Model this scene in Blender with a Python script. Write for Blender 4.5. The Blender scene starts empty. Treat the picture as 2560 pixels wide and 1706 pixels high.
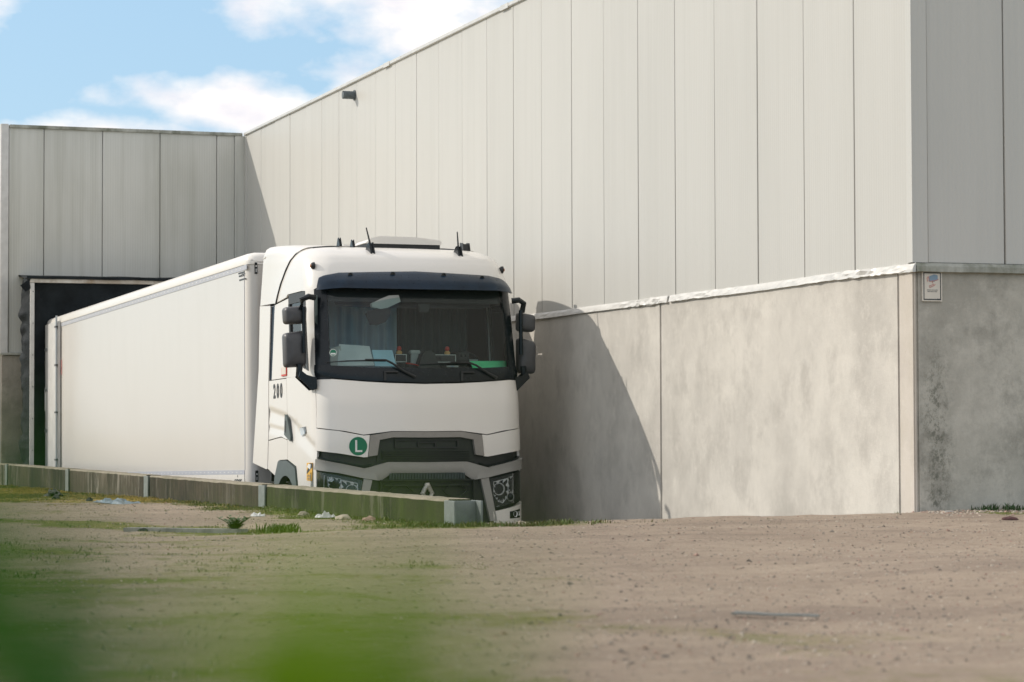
import bpy, bmesh, math, random
import numpy as np
from mathutils import Vector, Matrix, noise
random.seed(7); RNG = np.random.default_rng(7)
SC = bpy.context.scene; COL = SC.collection

# ------------------------------------------------------------------ camera
def rot_cam():
    pi, ro, th = .0361635, -.0028893, .337555
    fw = np.array([math.sin(th)*math.cos(pi), math.cos(th)*math.cos(pi), math.sin(pi)])
    rt = np.array([math.cos(th), -math.sin(th), 0.]); up = np.cross(rt, fw)
    r2 = rt*math.cos(ro)+up*math.sin(ro); u2 = -rt*math.sin(ro)+up*math.cos(ro)
    return r2, u2, fw
r2, u2, fw = rot_cam()
cd = bpy.data.cameras.new('camera'); cam = bpy.data.objects.new('camera', cd); COL.objects.link(cam)
cam.matrix_world = Matrix(((r2[0], u2[0], -fw[0], 0), (r2[1], u2[1], -fw[1], 0), (r2[2], u2[2], -fw[2], 0), (0, 0, 0, 1)))
cd.sensor_width = 36; cd.lens = 88.07; cd.clip_start = .02; cd.clip_end = 5000
cd.dof.use_dof = True; cd.dof.focus_distance = 27.0; cd.dof.aperture_fstop = 5.0
SC.camera = cam

# ------------------------------------------------------------------ sky and sun
SUN = Vector((-1.3, 1.0, .94)).normalized()
W = bpy.data.worlds.new('World'); SC.world = W; W.use_nodes = True
def build_world():
    nt = W.node_tree; N = nt.nodes; Lk = nt.links; N.clear()
    out = N.new('ShaderNodeOutputWorld'); bg = N.new('ShaderNodeBackground'); bg.inputs[1].default_value = .15
    sky = N.new('ShaderNodeTexSky'); sky.sky_type = 'NISHITA'; sky.sun_disc = False
    sky.sun_elevation = math.asin(SUN.z); sky.sun_rotation = math.atan2(SUN.x, SUN.y)
    sky.air_density = 1.0; sky.dust_density = 1.2; sky.ozone_density = 1.6
    tc = N.new('ShaderNodeTexCoord')
    # direction turned into azimuth and elevation in degrees, so clouds stretch along the horizon
    sep = N.new('ShaderNodeSeparateXYZ'); Lk.new(tc.outputs['Generated'], sep.inputs[0])
    def M(op, a, b=None, c=None):
        m = N.new('ShaderNodeMath'); m.operation = op
        for i, v in enumerate((a, b, c)):
            if v is None: continue
            if isinstance(v, (int, float)): m.inputs[i].default_value = v
            else: Lk.new(v, m.inputs[i])
        return m.outputs[0]
    az = M('MULTIPLY', M('ARCTAN2', sep.outputs[0], sep.outputs[1]), 57.2958)
    el = M('MULTIPLY', M('ARCSINE', sep.outputs[2]), 57.2958)
    cb = N.new('ShaderNodeCombineXYZ'); Lk.new(az, cb.inputs[0]); Lk.new(el, cb.inputs[1])
    mp = N.new('ShaderNodeMapping'); Lk.new(cb.outputs[0], mp.inputs[0]); mp.inputs['Scale'].default_value = (1, 1.7, 1)
    n1 = N.new('ShaderNodeTexNoise'); n1.inputs['Scale'].default_value = .42; n1.inputs['Detail'].default_value = 10; n1.inputs['Roughness'].default_value = .55
    Lk.new(mp.outputs[0], n1.inputs['Vector'])
    n2 = N.new('ShaderNodeTexNoise'); n2.inputs['Scale'].default_value = .13; n2.inputs['Detail'].default_value = 3
    Lk.new(mp.outputs[0], n2.inputs['Vector'])
    # cloud banks (azimuth, elevation, half width, half height), in degrees
    banks = [(13.6, 7.35, 3.7, .85), (15.7, 7.9, 1.5, .95), (16.8, 9.9, 4.9, 1.25), (18.0, 8.9, 2.2, .8), (10.2, 6.75, 2.9, .55), (7.3, 9.6, 1.2, .7), (12.6, 5.9, 5.0, .7), (24, 10, 4.5, 2.5), (-6, 8, 4.5, 1.6), (2, 14, 6, 1.8)]
    mx = None
    for a, e, w, h in banks:
        dx = M('DIVIDE', M('SUBTRACT', az, a), w); dy = M('DIVIDE', M('SUBTRACT', el, e), h)
        d = M('SUBTRACT', 1.0, M('SQRT', M('ADD', M('MULTIPLY', dx, dx), M('MULTIPLY', dy, dy))))
        mx = d if mx is None else M('MAXIMUM', mx, d)
    mx = M('MAXIMUM', mx, M('ADD', M('MULTIPLY', M('SUBTRACT', n2.outputs[0], .20), 2.6), M('MULTIPLY', M('LESS_THAN', el, 13), -9.0)))  # unseen cloud cover above the view, added to raise and neutralise ambient light
    mx = M('MAXIMUM', mx, -1.0)
    f = M('ADD', M('MULTIPLY', mx, .75), M('MULTIPLY', M('SUBTRACT', n1.outputs[0], .52), 1.9))
    rmp = N.new('ShaderNodeValToRGB'); Lk.new(f, rmp.inputs[0])
    rmp.color_ramp.elements[0].position = .02; rmp.color_ramp.elements[1].position = .58
    rmp.color_ramp.elements[0].color = (0, 0, 0, 1); rmp.color_ramp.elements[1].color = (1, 1, 1, 1)
    # cloud body: white tops, greyer bellies
    cr = N.new('ShaderNodeValToRGB'); n3 = N.new('ShaderNodeTexNoise'); n3.inputs['Scale'].default_value = .8; n3.inputs['Detail'].default_value = 6
    Lk.new(mp.outputs[0], n3.inputs['Vector']); Lk.new(n3.outputs[0], cr.inputs[0])
    cr.color_ramp.elements[0].position = .3; cr.color_ramp.elements[0].color = (5.15, 5.05, 5.35, 1)
    cr.color_ramp.elements[1].position = .65; cr.color_ramp.elements[1].color = (6.55, 6.2, 5.9, 1)
    # thin high veil over the blue
    veil = N.new('ShaderNodeMix'); veil.data_type = 'RGBA'; veil.inputs[0].default_value = .72
    Lk.new(sky.outputs[0], veil.inputs[6]); veil.inputs[7].default_value = (2.18, 3.5, 4.72, 1)
    mix = N.new('ShaderNodeMix'); mix.data_type = 'RGBA'
    Lk.new(rmp.outputs[0], mix.inputs[0]); Lk.new(veil.outputs[2], mix.inputs[6]); Lk.new(cr.outputs[0], mix.inputs[7])
    Lk.new(mix.outputs[2], bg.inputs[0]); Lk.new(bg.outputs[0], out.inputs[0])
build_world()
ld = bpy.data.lights.new('sun', 'SUN'); sun = bpy.data.objects.new('sun', ld); COL.objects.link(sun)
ld.energy = 2.6; ld.angle = math.radians(.55); ld.color = (1, .935, .84)
sun.rotation_euler = SUN.to_track_quat('Z', 'Y').to_euler()
SC.view_settings.view_transform = 'Standard'; SC.view_settings.look = 'None'
SC.view_settings.exposure = 0.27; SC.view_settings.gamma = 1; SC.view_settings.use_curve_mapping = False
SC.cycles.max_bounces = 8

# ------------------------------------------------------------------ materials
class NT:
    def __init__(s, m): s.t = m.node_tree; s.N = s.t.nodes; s.L = s.t.links; s.b = s.N['Principled BSDF']
    def new(s, k, **kw):
        n = s.N.new(k)
        for a, v in kw.items(): setattr(n, a, v)
        return n
    def link(s, a, b): s.L.new(a, b)
    def noise(s, vec, scale=(1, 1, 1), sc=1, detail=4, rough=.5):
        mp = s.new('ShaderNodeMapping'); mp.inputs['Scale'].default_value = scale; s.link(vec, mp.inputs[0])
        n = s.new('ShaderNodeTexNoise'); n.inputs['Scale'].default_value = sc; n.inputs['Detail'].default_value = detail; n.inputs['Roughness'].default_value = rough
        s.link(mp.outputs[0], n.inputs['Vector']); return n.outputs[0]
    def ramp(s, fac, p0, p1, c0=(0, 0, 0), c1=(1, 1, 1)):
        if p0 > p1: p0, p1, c0, c1 = p1, p0, c1, c0
        r = s.new('ShaderNodeValToRGB'); e = r.color_ramp.elements
        e[0].position = p0; e[1].position = p1; e[0].color = (*c0, 1); e[1].color = (*c1, 1); s.link(fac, r.inputs[0]); return r.outputs[0]
    def mix(s, fac, a, b, mode='MIX'):
        m = s.new('ShaderNodeMix', data_type='RGBA', blend_type=mode)
        for i, v in ((0, fac), (6, a), (7, b)):
            if isinstance(v, (int, float)): m.inputs[i].default_value = v
            elif isinstance(v, tuple): m.inputs[i].default_value = (*v, 1)
            else: s.link(v, m.inputs[i])
        return m.outputs[2]
    def math(s, op, a, b=0.):
        m = s.new('ShaderNodeMath', operation=op)
        for i, v in ((0, a), (1, b)):
            if isinstance(v, (int, float)): m.inputs[i].default_value = v
            else: s.link(v, m.inputs[i])
        return m.outputs[0]
    def coord(s, k='Object'): return s.new('ShaderNodeTexCoord').outputs[k]
    def pos(s): return s.new('ShaderNodeNewGeometry').outputs['Position']
    def bump(s, h, dist=.01, strength=1.):
        b = s.new('ShaderNodeBump'); b.inputs['Distance'].default_value = dist; b.inputs['Strength'].default_value = strength
        s.link(h, b.inputs['Height']); s.link(b.outputs[0], s.b.inputs['Normal'])
def mat(name, col, rough=.5, metal=0, var=.06, scale=6, spec=.5, coat=0, bump=0.):
    m = bpy.data.materials.new(name); m.use_nodes = True; t = NT(m)
    t.b.inputs['Roughness'].default_value = rough; t.b.inputs['Metallic'].default_value = metal
    t.b.inputs['Specular IOR Level'].default_value = spec; t.b.inputs['Coat Weight'].default_value = coat
    v = t.noise(t.coord(), sc=scale, detail=5)
    a = tuple(c*(1-var) for c in col); b = tuple(min(1, c*(1+var)) for c in col)
    t.link(t.ramp(v, .3, .7, a, b), t.b.inputs['Base Color'])
    r = t.noise(t.coord(), sc=scale*3, detail=3)
    t.link(t.math('ADD', t.math('MULTIPLY', r, .16), max(rough-.08, 0.02)), t.b.inputs['Roughness'])
    if bump: t.bump(t.noise(t.coord(), sc=scale*12, detail=6), bump)
    return m
def truck_paint(name, col, dirt=.1):
    m = bpy.data.materials.new(name); m.use_nodes = True; t = NT(m)
    t.b.inputs['Roughness'].default_value = .32; t.b.inputs['Coat Weight'].default_value = .35; t.b.inputs['Coat Roughness'].default_value = .12
    v = t.noise(t.coord(), (1, 1, .25), 3, 6, .6); g = t.noise(t.coord(), sc=60, detail=4)
    c = t.mix(t.math('MULTIPLY', t.ramp(v, .45, .8), dirt), col, (.46, .43, .37))
    c = t.mix(t.math('MULTIPLY', t.ramp(g, .55, .75), dirt*.6), c, (.40, .37, .32))
    t.link(c, t.b.inputs['Base Color']); t.bump(t.noise(t.coord(), sc=2.2, detail=2), .003, .5)
    return m
def cladding_mat(name, col, grime, gcol=(.25, .26, .21)):
    m = bpy.data.materials.new(name); m.use_nodes = True; t = NT(m)
    p = t.pos(); t.b.inputs['Roughness'].default_value = .45; t.b.inputs['Specular IOR Level'].default_value = .35
    oi = t.new('ShaderNodeObjectInfo').outputs['Random']
    st = t.noise(p, (5, 5, .16), 1, 6, .6); st2 = t.noise(p, (1.2, 1.2, .35), 1, 4); fine = t.noise(p, (30, 30, .5), 1, 3)
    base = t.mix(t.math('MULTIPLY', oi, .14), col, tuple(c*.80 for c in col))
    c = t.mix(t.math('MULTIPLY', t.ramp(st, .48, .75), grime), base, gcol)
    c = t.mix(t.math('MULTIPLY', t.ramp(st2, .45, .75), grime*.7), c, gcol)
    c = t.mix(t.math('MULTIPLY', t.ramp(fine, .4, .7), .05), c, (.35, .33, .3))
    t.link(c, t.b.inputs['Base Color'])
    # fine vertical micro ribs pressed in the sheet
    sp = t.new('ShaderNodeSeparateXYZ'); t.link(p, sp.inputs[0])
    ad = t.math('ADD', sp.outputs[0], sp.outputs[1]); w = t.math('SINE', t.math('MULTIPLY', ad, 2*math.pi/.045))
    h = t.math('ADD', t.math('MULTIPLY', w, .12), t.math('MULTIPLY', t.noise(p, (1, 1, .3), 1.2, 2), 3))
    t.bump(h, .006, .6)
    return m
def concrete_mat(name, c0, c1, dark, streak=.5, lift=0, moss=0., mosscol=(.06, .075, .02), pale=0., vs=.35):
    m = bpy.data.materials.new(name); m.use_nodes = True; t = NT(m)
    p = t.pos(); t.b.inputs['Roughness'].default_value = .85; t.b.inputs['Specular IOR Level'].default_value = .2
    a = t.noise(p, (1, 1, 1), .9, 9, .66); b = t.noise(p, (1, 1, .8), 1.9, 9, .72); g = t.noise(p, sc=45, detail=6, rough=.7)
    v = t.noise(p, (9, 9, .7), 1, 6, .65); bl = t.noise(p, (1, 1, 1), 7, 9, .78); a2 = t.noise(p, (1, 1, .9), .55, 8, .68)
    c = t.mix(t.ramp(a, .40, .60), c0, c1)
    c = t.mix(t.math('MULTIPLY', t.ramp(a2, .50, .62), streak*.55), c, dark)
    c = t.mix(t.math('MULTIPLY', t.ramp(b, .50, .66), streak*.85), c, dark)
    c = t.mix(t.math('MULTIPLY', t.ramp(v, .52, .78), streak*vs), c, dark)
    c = t.mix(t.math('MULTIPLY', t.ramp(bl, .52, .70), .34*streak), c, dark)
    c = t.mix(t.math('MULTIPLY', t.ramp(bl, .46, .36), .30), c, tuple(min(1., k*1.12) for k in c0))
    c = t.mix(t.math('MULTIPLY', t.ramp(g, .5, .62), .12), c, dark)
    if pale:
        ps = t.noise(p, (7, 7, 1.3), 1, 8, .75); big = t.noise(p, (.9, .9, .3), 1, 3); dk = t.noise(p, (.55, .55, .2), 1, 5, .6); c = t.mix(t.math('MULTIPLY', t.ramp(dk, .44, .60), .75), c, tuple(k*.5 for k in dark)); fs = t.noise(p, (16, 16, 1.), 1, 6, .7); c = t.mix(t.math('MULTIPLY', t.ramp(fs, .50, .62), .45), c, tuple(k*.6 for k in dark))
        c = t.mix(t.math('MULTIPLY', t.ramp(ps, .49, .60), t.math('MULTIPLY', t.ramp(big, .40, .62), pale)), c, (.34, .31, .26))
    if moss:
        mo = t.noise(p, (3, 3, 1.2), 1, 6, .65)
        c = t.mix(t.math('MULTIPLY', t.ramp(mo, .42, .68), moss), c, mosscol)
    t.link(c, t.b.inputs['Base Color'])
    t.bump(t.math('ADD', t.math('MULTIPLY', g, .5), t.math('MULTIPLY', bl, .8)), .006, .7)
    return m
M_ = {}
M_['white'] = truck_paint('white_truck_paint', (.84, .80, .735), .07)
M_['cream'] = truck_paint('white_cab_paint', (.75, .72, .67), .06)
M_['trailer'] = truck_paint('trailer_white', (.66, .625, .58), .12)
M_['silver'] = mat('silver_grey_plastic', (.36, .35, .325), .45, .15, .04, 8)
M_['frame'] = mat('bronze_grey_trim', (.29, .27, .245), .5, .1, .06, 10)
M_['black'] = mat('black_plastic', (.018, .02, .021), .45, 0, .2, 14)
M_['gloss'] = mat('gloss_black_panel', (.009, .013, .016), .25, 0, .2, 10, .3)
M_['visor'] = mat('dark_blue_visor', (.007, .019, .036), .30, 0, .2, 9, .2)
M_['mirror'] = mat('grey_mirror_plastic', (.065, .066, .07), .45, 0, .08, 20, bump=.0006)
M_['fender'] = mat('grey_green_fender', (.085, .11, .108), .6, 0, .1, 12)
M_['rubber'] = mat('tyre_rubber', (.02, .02, .02), .85)
M_['steel'] = mat('painted_chassis_steel', (.09, .095, .1), .6, .2)
M_['chrome'] = mat('chrome', (.80, .80, .80), .16, .75, .03)
M_['reflector'] = mat('lamp_reflector_silver', (.92, .92, .90), .25, .15, .2, 60)
M_['dash'] = mat('dashboard_plastic', (.03, .035, .036), .7)
M_['grille'] = mat('dark_grille', (.016, .022, .018), .5)
M_['striptrim'] = mat('trailer_grey_strip', (.45, .46, .50), .45, .1, .05)
M_['hinge'] = mat('galvanised_rod', (.42, .44, .45), .4, .7)
M_['darkink'] = mat('dark_ink', (.03, .035, .04), .5)
M_['green'] = mat('sticker_green', (.0, .16, .075), .4)
M_['whiteink'] = mat('white_ink', (.75, .75, .72), .5)
M_['yellow'] = mat('sticker_yellow', (.72, .40, .05), .5)
M_['red'] = mat('red_plastic', (.60, .04, .02), .35)
M_['skin'] = mat('tan_cardboard', (.75, .42, .16), .6)
M_['paper'] = mat('plastic_sleeve_paper', (.74, .78, .80), .35)
M_['bluepaper'] = mat('pale_blue_paper', (.50, .78, .92), .5)
M_['hivis'] = mat('green_plastic_folder', (.14, .90, .40), .5)
M_['curtainreflect'] = mat('curtain_painted_reflection', (.30, .40, .47), .9)  # pale blue stands for sky reflected in the windscreen, painted on the curtain
M_['curtain'] = mat('grey_cab_curtain', (.045, .066, .064), .95)
M_['silverdev'] = mat('grey_device_plastic', (.50, .51, .50), .5)
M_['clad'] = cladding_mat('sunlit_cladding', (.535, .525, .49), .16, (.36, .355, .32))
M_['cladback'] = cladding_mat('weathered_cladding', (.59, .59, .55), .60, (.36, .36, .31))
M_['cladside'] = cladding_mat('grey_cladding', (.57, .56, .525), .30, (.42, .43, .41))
M_['trim'] = mat('white_flashing_metal', (.60, .585, .55), .38, .15, .08, 5)
M_['trimdirty'] = concrete_mat('mossy_flashing_metal', (.50, .50, .46), (.42, .42, .38), (.16, .17, .12), .7, 0, .75, (.07, .08, .045))
M_['joint'] = mat('dark_joint', (.12, .12, .11), .8)
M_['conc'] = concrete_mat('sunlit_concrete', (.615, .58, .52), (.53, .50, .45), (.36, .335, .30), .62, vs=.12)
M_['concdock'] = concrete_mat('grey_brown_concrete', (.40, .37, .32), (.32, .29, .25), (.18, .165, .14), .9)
M_['concpost'] = concrete_mat('smooth_concrete_post', (.60, .55, .49), (.55, .50, .44), (.40, .36, .31), .3, 0, .12, (.22, .2, .06))
M_['barrier'] = concrete_mat('weathered_barrier_concrete', (.085, .068, .045), (.052, .045, .030), (.018, .018, .012), .8, 0, .30, (.05, .055, .018), .5)
M_['barrierpale'] = concrete_mat('lime_streaked_concrete', (.15, .125, .095), (.085, .068, .048), (.035, .028, .02), .95, 0, .1, pale=.9)
M_['barriergreen'] = concrete_mat('mossy_barrier_concrete', (.055, .060, .022), (.040, .046, .018), (.02, .024, .01), .8, 0, .55, (.045, .068, .010), .35)
M_['coping'] = concrete_mat('lichened_coping', (.33, .29, .23), (.27, .24, .18), (.14, .13, .09), .6, 0, .3)
M_['beam'] = mat('galvanised_post', (.19, .215, .205), .6, .2, .15, 12)
M_['curtainblack'] = mat('black_rubber_sheet', (.014, .018, .021), .7, 0, .4, 3, .12, bump=.01)
M_['sign'] = mat('sign_plate', (.66, .61, .53), .5)
M_['signblue'] = mat('faded_blue_print', (.22, .31, .40), .6)
M_['signred'] = mat('faded_red_print', (.55, .20, .17), .6)
M_['dock'] = mat('shelter_frame_white', (.58, .57, .55), .5, .1, .1)
M_['rust'] = concrete_mat('stained_white_beam', (.56, .54, .50), (.50, .47, .42), (.22, .15, .08), .9)
M_['ramp'] = concrete_mat('ramp_concrete', (.27, .255, .23), (.22, .21, .19), (.13, .125, .11), .7)
M_['roof'] = mat('roof_sheet', (.30, .30, .30), .8)
M_['wood'] = mat('weathered_board', (.26, .25, .23), .8, 0, .3, 10)
M_['zinc'] = mat('dull_metal_strip', (.15, .165, .155), .45, .4, .2, 6)
M_['tarp'] = mat('blue_grey_plastic_sheet', (.10, .15, .18), .4, 0, .5, 20)
M_['brick'] = mat('dark_red_brick', (.10, .045, .04), .8, 0, .3, 25)
M_['char'] = mat('charred_scrap', (.03, .03, .028), .8, 0, .4, 20)
M_['litter'] = mat('white_litter', (.62, .62, .60), .6)
M_['emblem'] = mat('emblem_silver', (.58, .56, .50), .3, .3)
M_['rosy'] = mat('faded_reflector', (.50, .22, .20), .5)
M_['amber'] = mat('amber_lens', (.45, .20, .10), .25)
M_['vent'] = mat('vent_pipe_grey', (.10, .12, .13), .6, 0, .25, 20)
def glassy(name, tint, gl=.06, rough=.02, f0=1.36, dust=.01):
    m = bpy.data.materials.new(name); m.use_nodes = True; t = NT(m); N = t.N
    tr = N.new('ShaderNodeBsdfTransparent'); tr.inputs[0].default_value = (*tint, 1)
    g = N.new('ShaderNodeBsdfGlossy'); g.inputs['Roughness'].default_value = rough; g.inputs[0].default_value = (1, 1, 1, 1)
    fr = N.new('ShaderNodeFresnel'); fr.inputs[0].default_value = f0
    mx = N.new('ShaderNodeMixShader'); t.link(fr.outputs[0], mx.inputs[0]); t.link(tr.outputs[0], mx.inputs[1]); t.link(g.outputs[0], mx.inputs[2])
    d = N.new('ShaderNodeBsdfDiffuse'); d.inputs[0].default_value = (.6, .62, .62, 1)
    n = t.noise(t.coord(), sc=38, detail=4, rough=.7); m2 = N.new('ShaderNodeMixShader')
    t.link(t.math('ADD', t.math('MULTIPLY', t.ramp(n, .70, .76), .06), dust), m2.inputs[0]); t.link(mx.outputs[0], m2.inputs[1]); t.link(d.outputs[0], m2.inputs[2])
    t.link(m2.outputs[0], N['Material Output'].inputs[0]); return m
M_['glass'] = glassy('tinted_windscreen', (.76, .87, .84), dust=.018)
M_['sideglass'] = glassy('tinted_side_glass', (.45, .55, .53))
M_['lens'] = glassy('clear_lamp_lens', (.96, .97, .97), dust=.01)

# ------------------------------------------------------------------ mesh helpers
def mesh(name, V, F, m=None, parent=None, smooth=False, bevel=0, seg=2, mats=None, mi=None):
    me = bpy.data.meshes.new(name); me.from_pydata([tuple(map(float, v)) for v in V], [], F); me.validate()
    bm = bmesh.new(); bm.from_mesh(me)
    if bevel:
        ed = [e for e in bm.edges if len(e.link_faces) == 2 and e.calc_face_angle(0) > .5]
        bmesh.ops.bevel(bm, geom=ed, offset=bevel, segments=seg, affect='EDGES', clamp_overlap=True)
    if mi is None: bmesh.ops.recalc_face_normals(bm, faces=bm.faces)
    bm.to_mesh(me); bm.free()
    for mm in (mats or [m]): me.materials.append(M_[mm] if isinstance(mm, str) else mm)
    if mi is not None: me.polygons.foreach_set('material_index', mi)
    if smooth:
        me.polygons.foreach_set('use_smooth', [True]*len(me.polygons))
        if smooth != 'all':
            try: me.set_sharp_from_angle(angle=math.radians(38))
            except Exception: pass
    o = bpy.data.objects.new(name, me); COL.objects.link(o)
    if parent: o.parent = parent
    return o
def tag(o, label=None, cat=None, group=None, kind=None):
    for k, v in (('label', label), ('category', cat), ('group', group), ('kind', kind)):
        if v: o[k] = v
    return o
def empty(name, loc=(0, 0, 0), label=None, cat=None, group=None, rz=0):
    o = bpy.data.objects.new(name, None); COL.objects.link(o); o.location = loc; o.rotation_euler = (0, 0, rz); o.empty_display_size = .2
    return tag(o, label, cat, group)
def boxg(x0, x1, y0, y1, z0, z1):
    V = [(x, y, z) for x in (x0, x1) for y in (y0, y1) for z in (z0, z1)]
    F = [(0, 1, 3, 2), (4, 6, 7, 5), (0, 4, 5, 1), (2, 3, 7, 6), (0, 2, 6, 4), (1, 5, 7, 3)]
    return V, F
def box(name, b, m, parent=None, bevel=0, **k):
    V, F = boxg(*b); return mesh(name, V, F, m, parent, bevel=bevel, smooth=bool(bevel), **k)
def join(parts):
    V, F = [], []
    for v, f in parts:
        n = len(V); V += list(v); F += [tuple(i+n for i in q) for q in f]
    return V, F
def prism(poly, a0, a1, axis=0):
    """extrude polygon (two coords) along the axis"""
    n = len(poly); V = []
    for a in (a0, a1):
        for p in poly:
            q = list(p); q.insert(axis, a); V.append(tuple(q))
    return V, [tuple(range(n)), tuple(range(2*n-1, n-1, -1))]+[(i, (i+1) % n, (i+1) % n+n, i+n) for i in range(n)]
def ext(name, poly, a0, a1, m, parent=None, axis=0, bevel=0, smooth=None):
    V, F = prism(poly, a0, a1, axis); return mesh(name, V, F, m, parent, bevel=bevel, smooth=bool(bevel) if smooth is None else smooth)
def frameof(d):
    d = Vector(d).normalized(); a = Vector((0, 0, 1)) if abs(d.z) < .9 else Vector((1, 0, 0))
    x = d.cross(a).normalized(); return x, x.cross(d).normalized(), d
def tube(pts, r, n=8, caps=True):
    V, F = [], []; R = r if isinstance(r, (list, tuple)) else [r]*len(pts)
    for i, p in enumerate(pts):
        d = Vector(pts[min(i+1, len(pts)-1)])-Vector(pts[max(i-1, 0)]); x, y, _ = frameof(d)
        for k in range(n):
            a = 2*math.pi*k/n; V.append(tuple(Vector(p)+x*math.cos(a)*R[i]+y*math.sin(a)*R[i]))
    for i in range(len(pts)-1):
        for k in range(n): F.append((i*n+k, i*n+(k+1) % n, (i+1)*n+(k+1) % n, (i+1)*n+k))
    if caps: F.append(tuple(range(n))); F.append(tuple(range(len(V)-1, len(V)-n-1, -1)))
    return V, F
def lathe(prof, c, axis=0, n=32):
    """prof (r, a) turned round the axis through c"""
    V, F = [], []; m = len(prof)
    for k in range(n):
        t = 2*math.pi*k/n
        for r, a in prof:
            q = [r*math.cos(t), r*math.sin(t)]; q.insert(axis, a); V.append(tuple(q[i]+c[i] for i in range(3)))
    for k in range(n):
        for j in range(m-1): F.append((k*m+j, k*m+j+1, ((k+1) % n)*m+j+1, ((k+1) % n)*m+j))
    return V, F
def text(name, s, size, m, parent, mtx, sx=1., bold=0., depth=.001):
    cu = bpy.data.curves.new(name+'_curve', 'FONT'); cu.body = s; cu.size = size; cu.extrude = depth; cu.offset = bold; cu.align_x = 'CENTER'; cu.align_y = 'CENTER'; cu.resolution_u = 4
    tmp = bpy.data.objects.new('tmp', cu); COL.objects.link(tmp)
    me = bpy.data.meshes.new_from_object(tmp.evaluated_get(bpy.context.evaluated_depsgraph_get())); bpy.data.objects.remove(tmp)
    me.transform(Matrix.Diagonal((sx, 1, 1, 1))); me.transform(mtx); me.materials.clear(); me.materials.append(M_[m])
    o = bpy.data.objects.new(name, me); COL.objects.link(o); o.parent = parent; return o
def basis(o, x, z):
    """matrix with local x along x and local z along z"""
    x = Vector(x).normalized(); z = Vector(z).normalized(); y = z.cross(x).normalized(); x = y.cross(z)
    return Matrix(((x.x, y.x, z.x, o[0]), (x.y, y.y, z.y, o[1]), (x.z, y.z, z.z, o[2]), (0, 0, 0, 1)))

# ------------------------------------------------------------------ the setting: ground and ramp
WX, WY, BY, LX = 10.49, 19.35, 44.57, 6.05       # long wall plane, near corner, back wall plane, low wall face
def fbm(x, y, s, seed=0): return noise.fractal(Vector((x*s+seed, y*s-seed, seed*.7)), 1., 2., 4)
def ground_z(x, y, fine=True):
    z = -.735-.0072*(max(y, 10)-18.7)
    z += .035*np.clip((x-9.3)/1.6, 0, 1)*np.clip((y-15)/4, 0, 1)
    z += .03*np.exp(-((x-8.6)/1.5)**2)*np.clip((y-16)/2.5, 0, 1)
    z += .03*fbm(x, y, .35)
    if fine: z += .010*fbm(x, y, 1.7, 3)+.0045*fbm(x, y, 6, 5)
    return z
def ramp_z(x, y):
    e = ground_z(x, 19.3); 
    if y < 27.5: t = (y-19.3)/8.2; return e+(-1.695-e)*(t*.8+.2*t*t*(3-2*t))
    return -1.695-.0173*(y-27.5)
def band(x, y):
    """0 bare gravel .. 1 moss and short grass"""
    d = 0.
    if y > 18.2 and x < 6.1: d = max(d, 1-abs(x-6.0)/(.50+.35*fbm(x, y, .6, 2)+(.9 if y > 29 else .1)))          # along the foot of the low wall
    if y > 27: d = max(d, np.clip((y-27)/6, 0, 1)*np.clip((x-3.0)/1.3, 0, 1)*1.0)
    # curved strip between the wheel tracks
    xs = 3.0+(21.4-y)*.42
    if 17.6 < y < 26: d = max(d, .95*math.exp(-((x-xs)/.45)**2)*min(1, (y-17.6)/.6))
    d = max(d, 1.0*math.exp(-((x-6.4)/1.0)**2-((y-18.55)/.32)**2))
    d = max(d, .75*math.exp(-((x-4.9)/1.5)**2-((y-18.15)/.22)**2))
    if x > 10.75 and y > 18: d = max(d, .9*min(1, (y-18.2)/.5))
    d = max(d, .50*np.clip((3.3-x)/1.6, 0, 1)*np.clip((y-8)/3, 0, 1))
    d = max(d, .30*np.clip((4.6-x)/2.2, 0, 1))
    return float(np.clip(d+.45*fbm(x, y, 1.3, 9)*(d > .05)+.12*fbm(x, y, .5, 4), 0, 1))
def yellow(x, y): return float(np.clip((y-25)/5, 0, 1)*np.clip(.6+.8*fbm(x, y, .5, 21), 0, 1))
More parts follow.
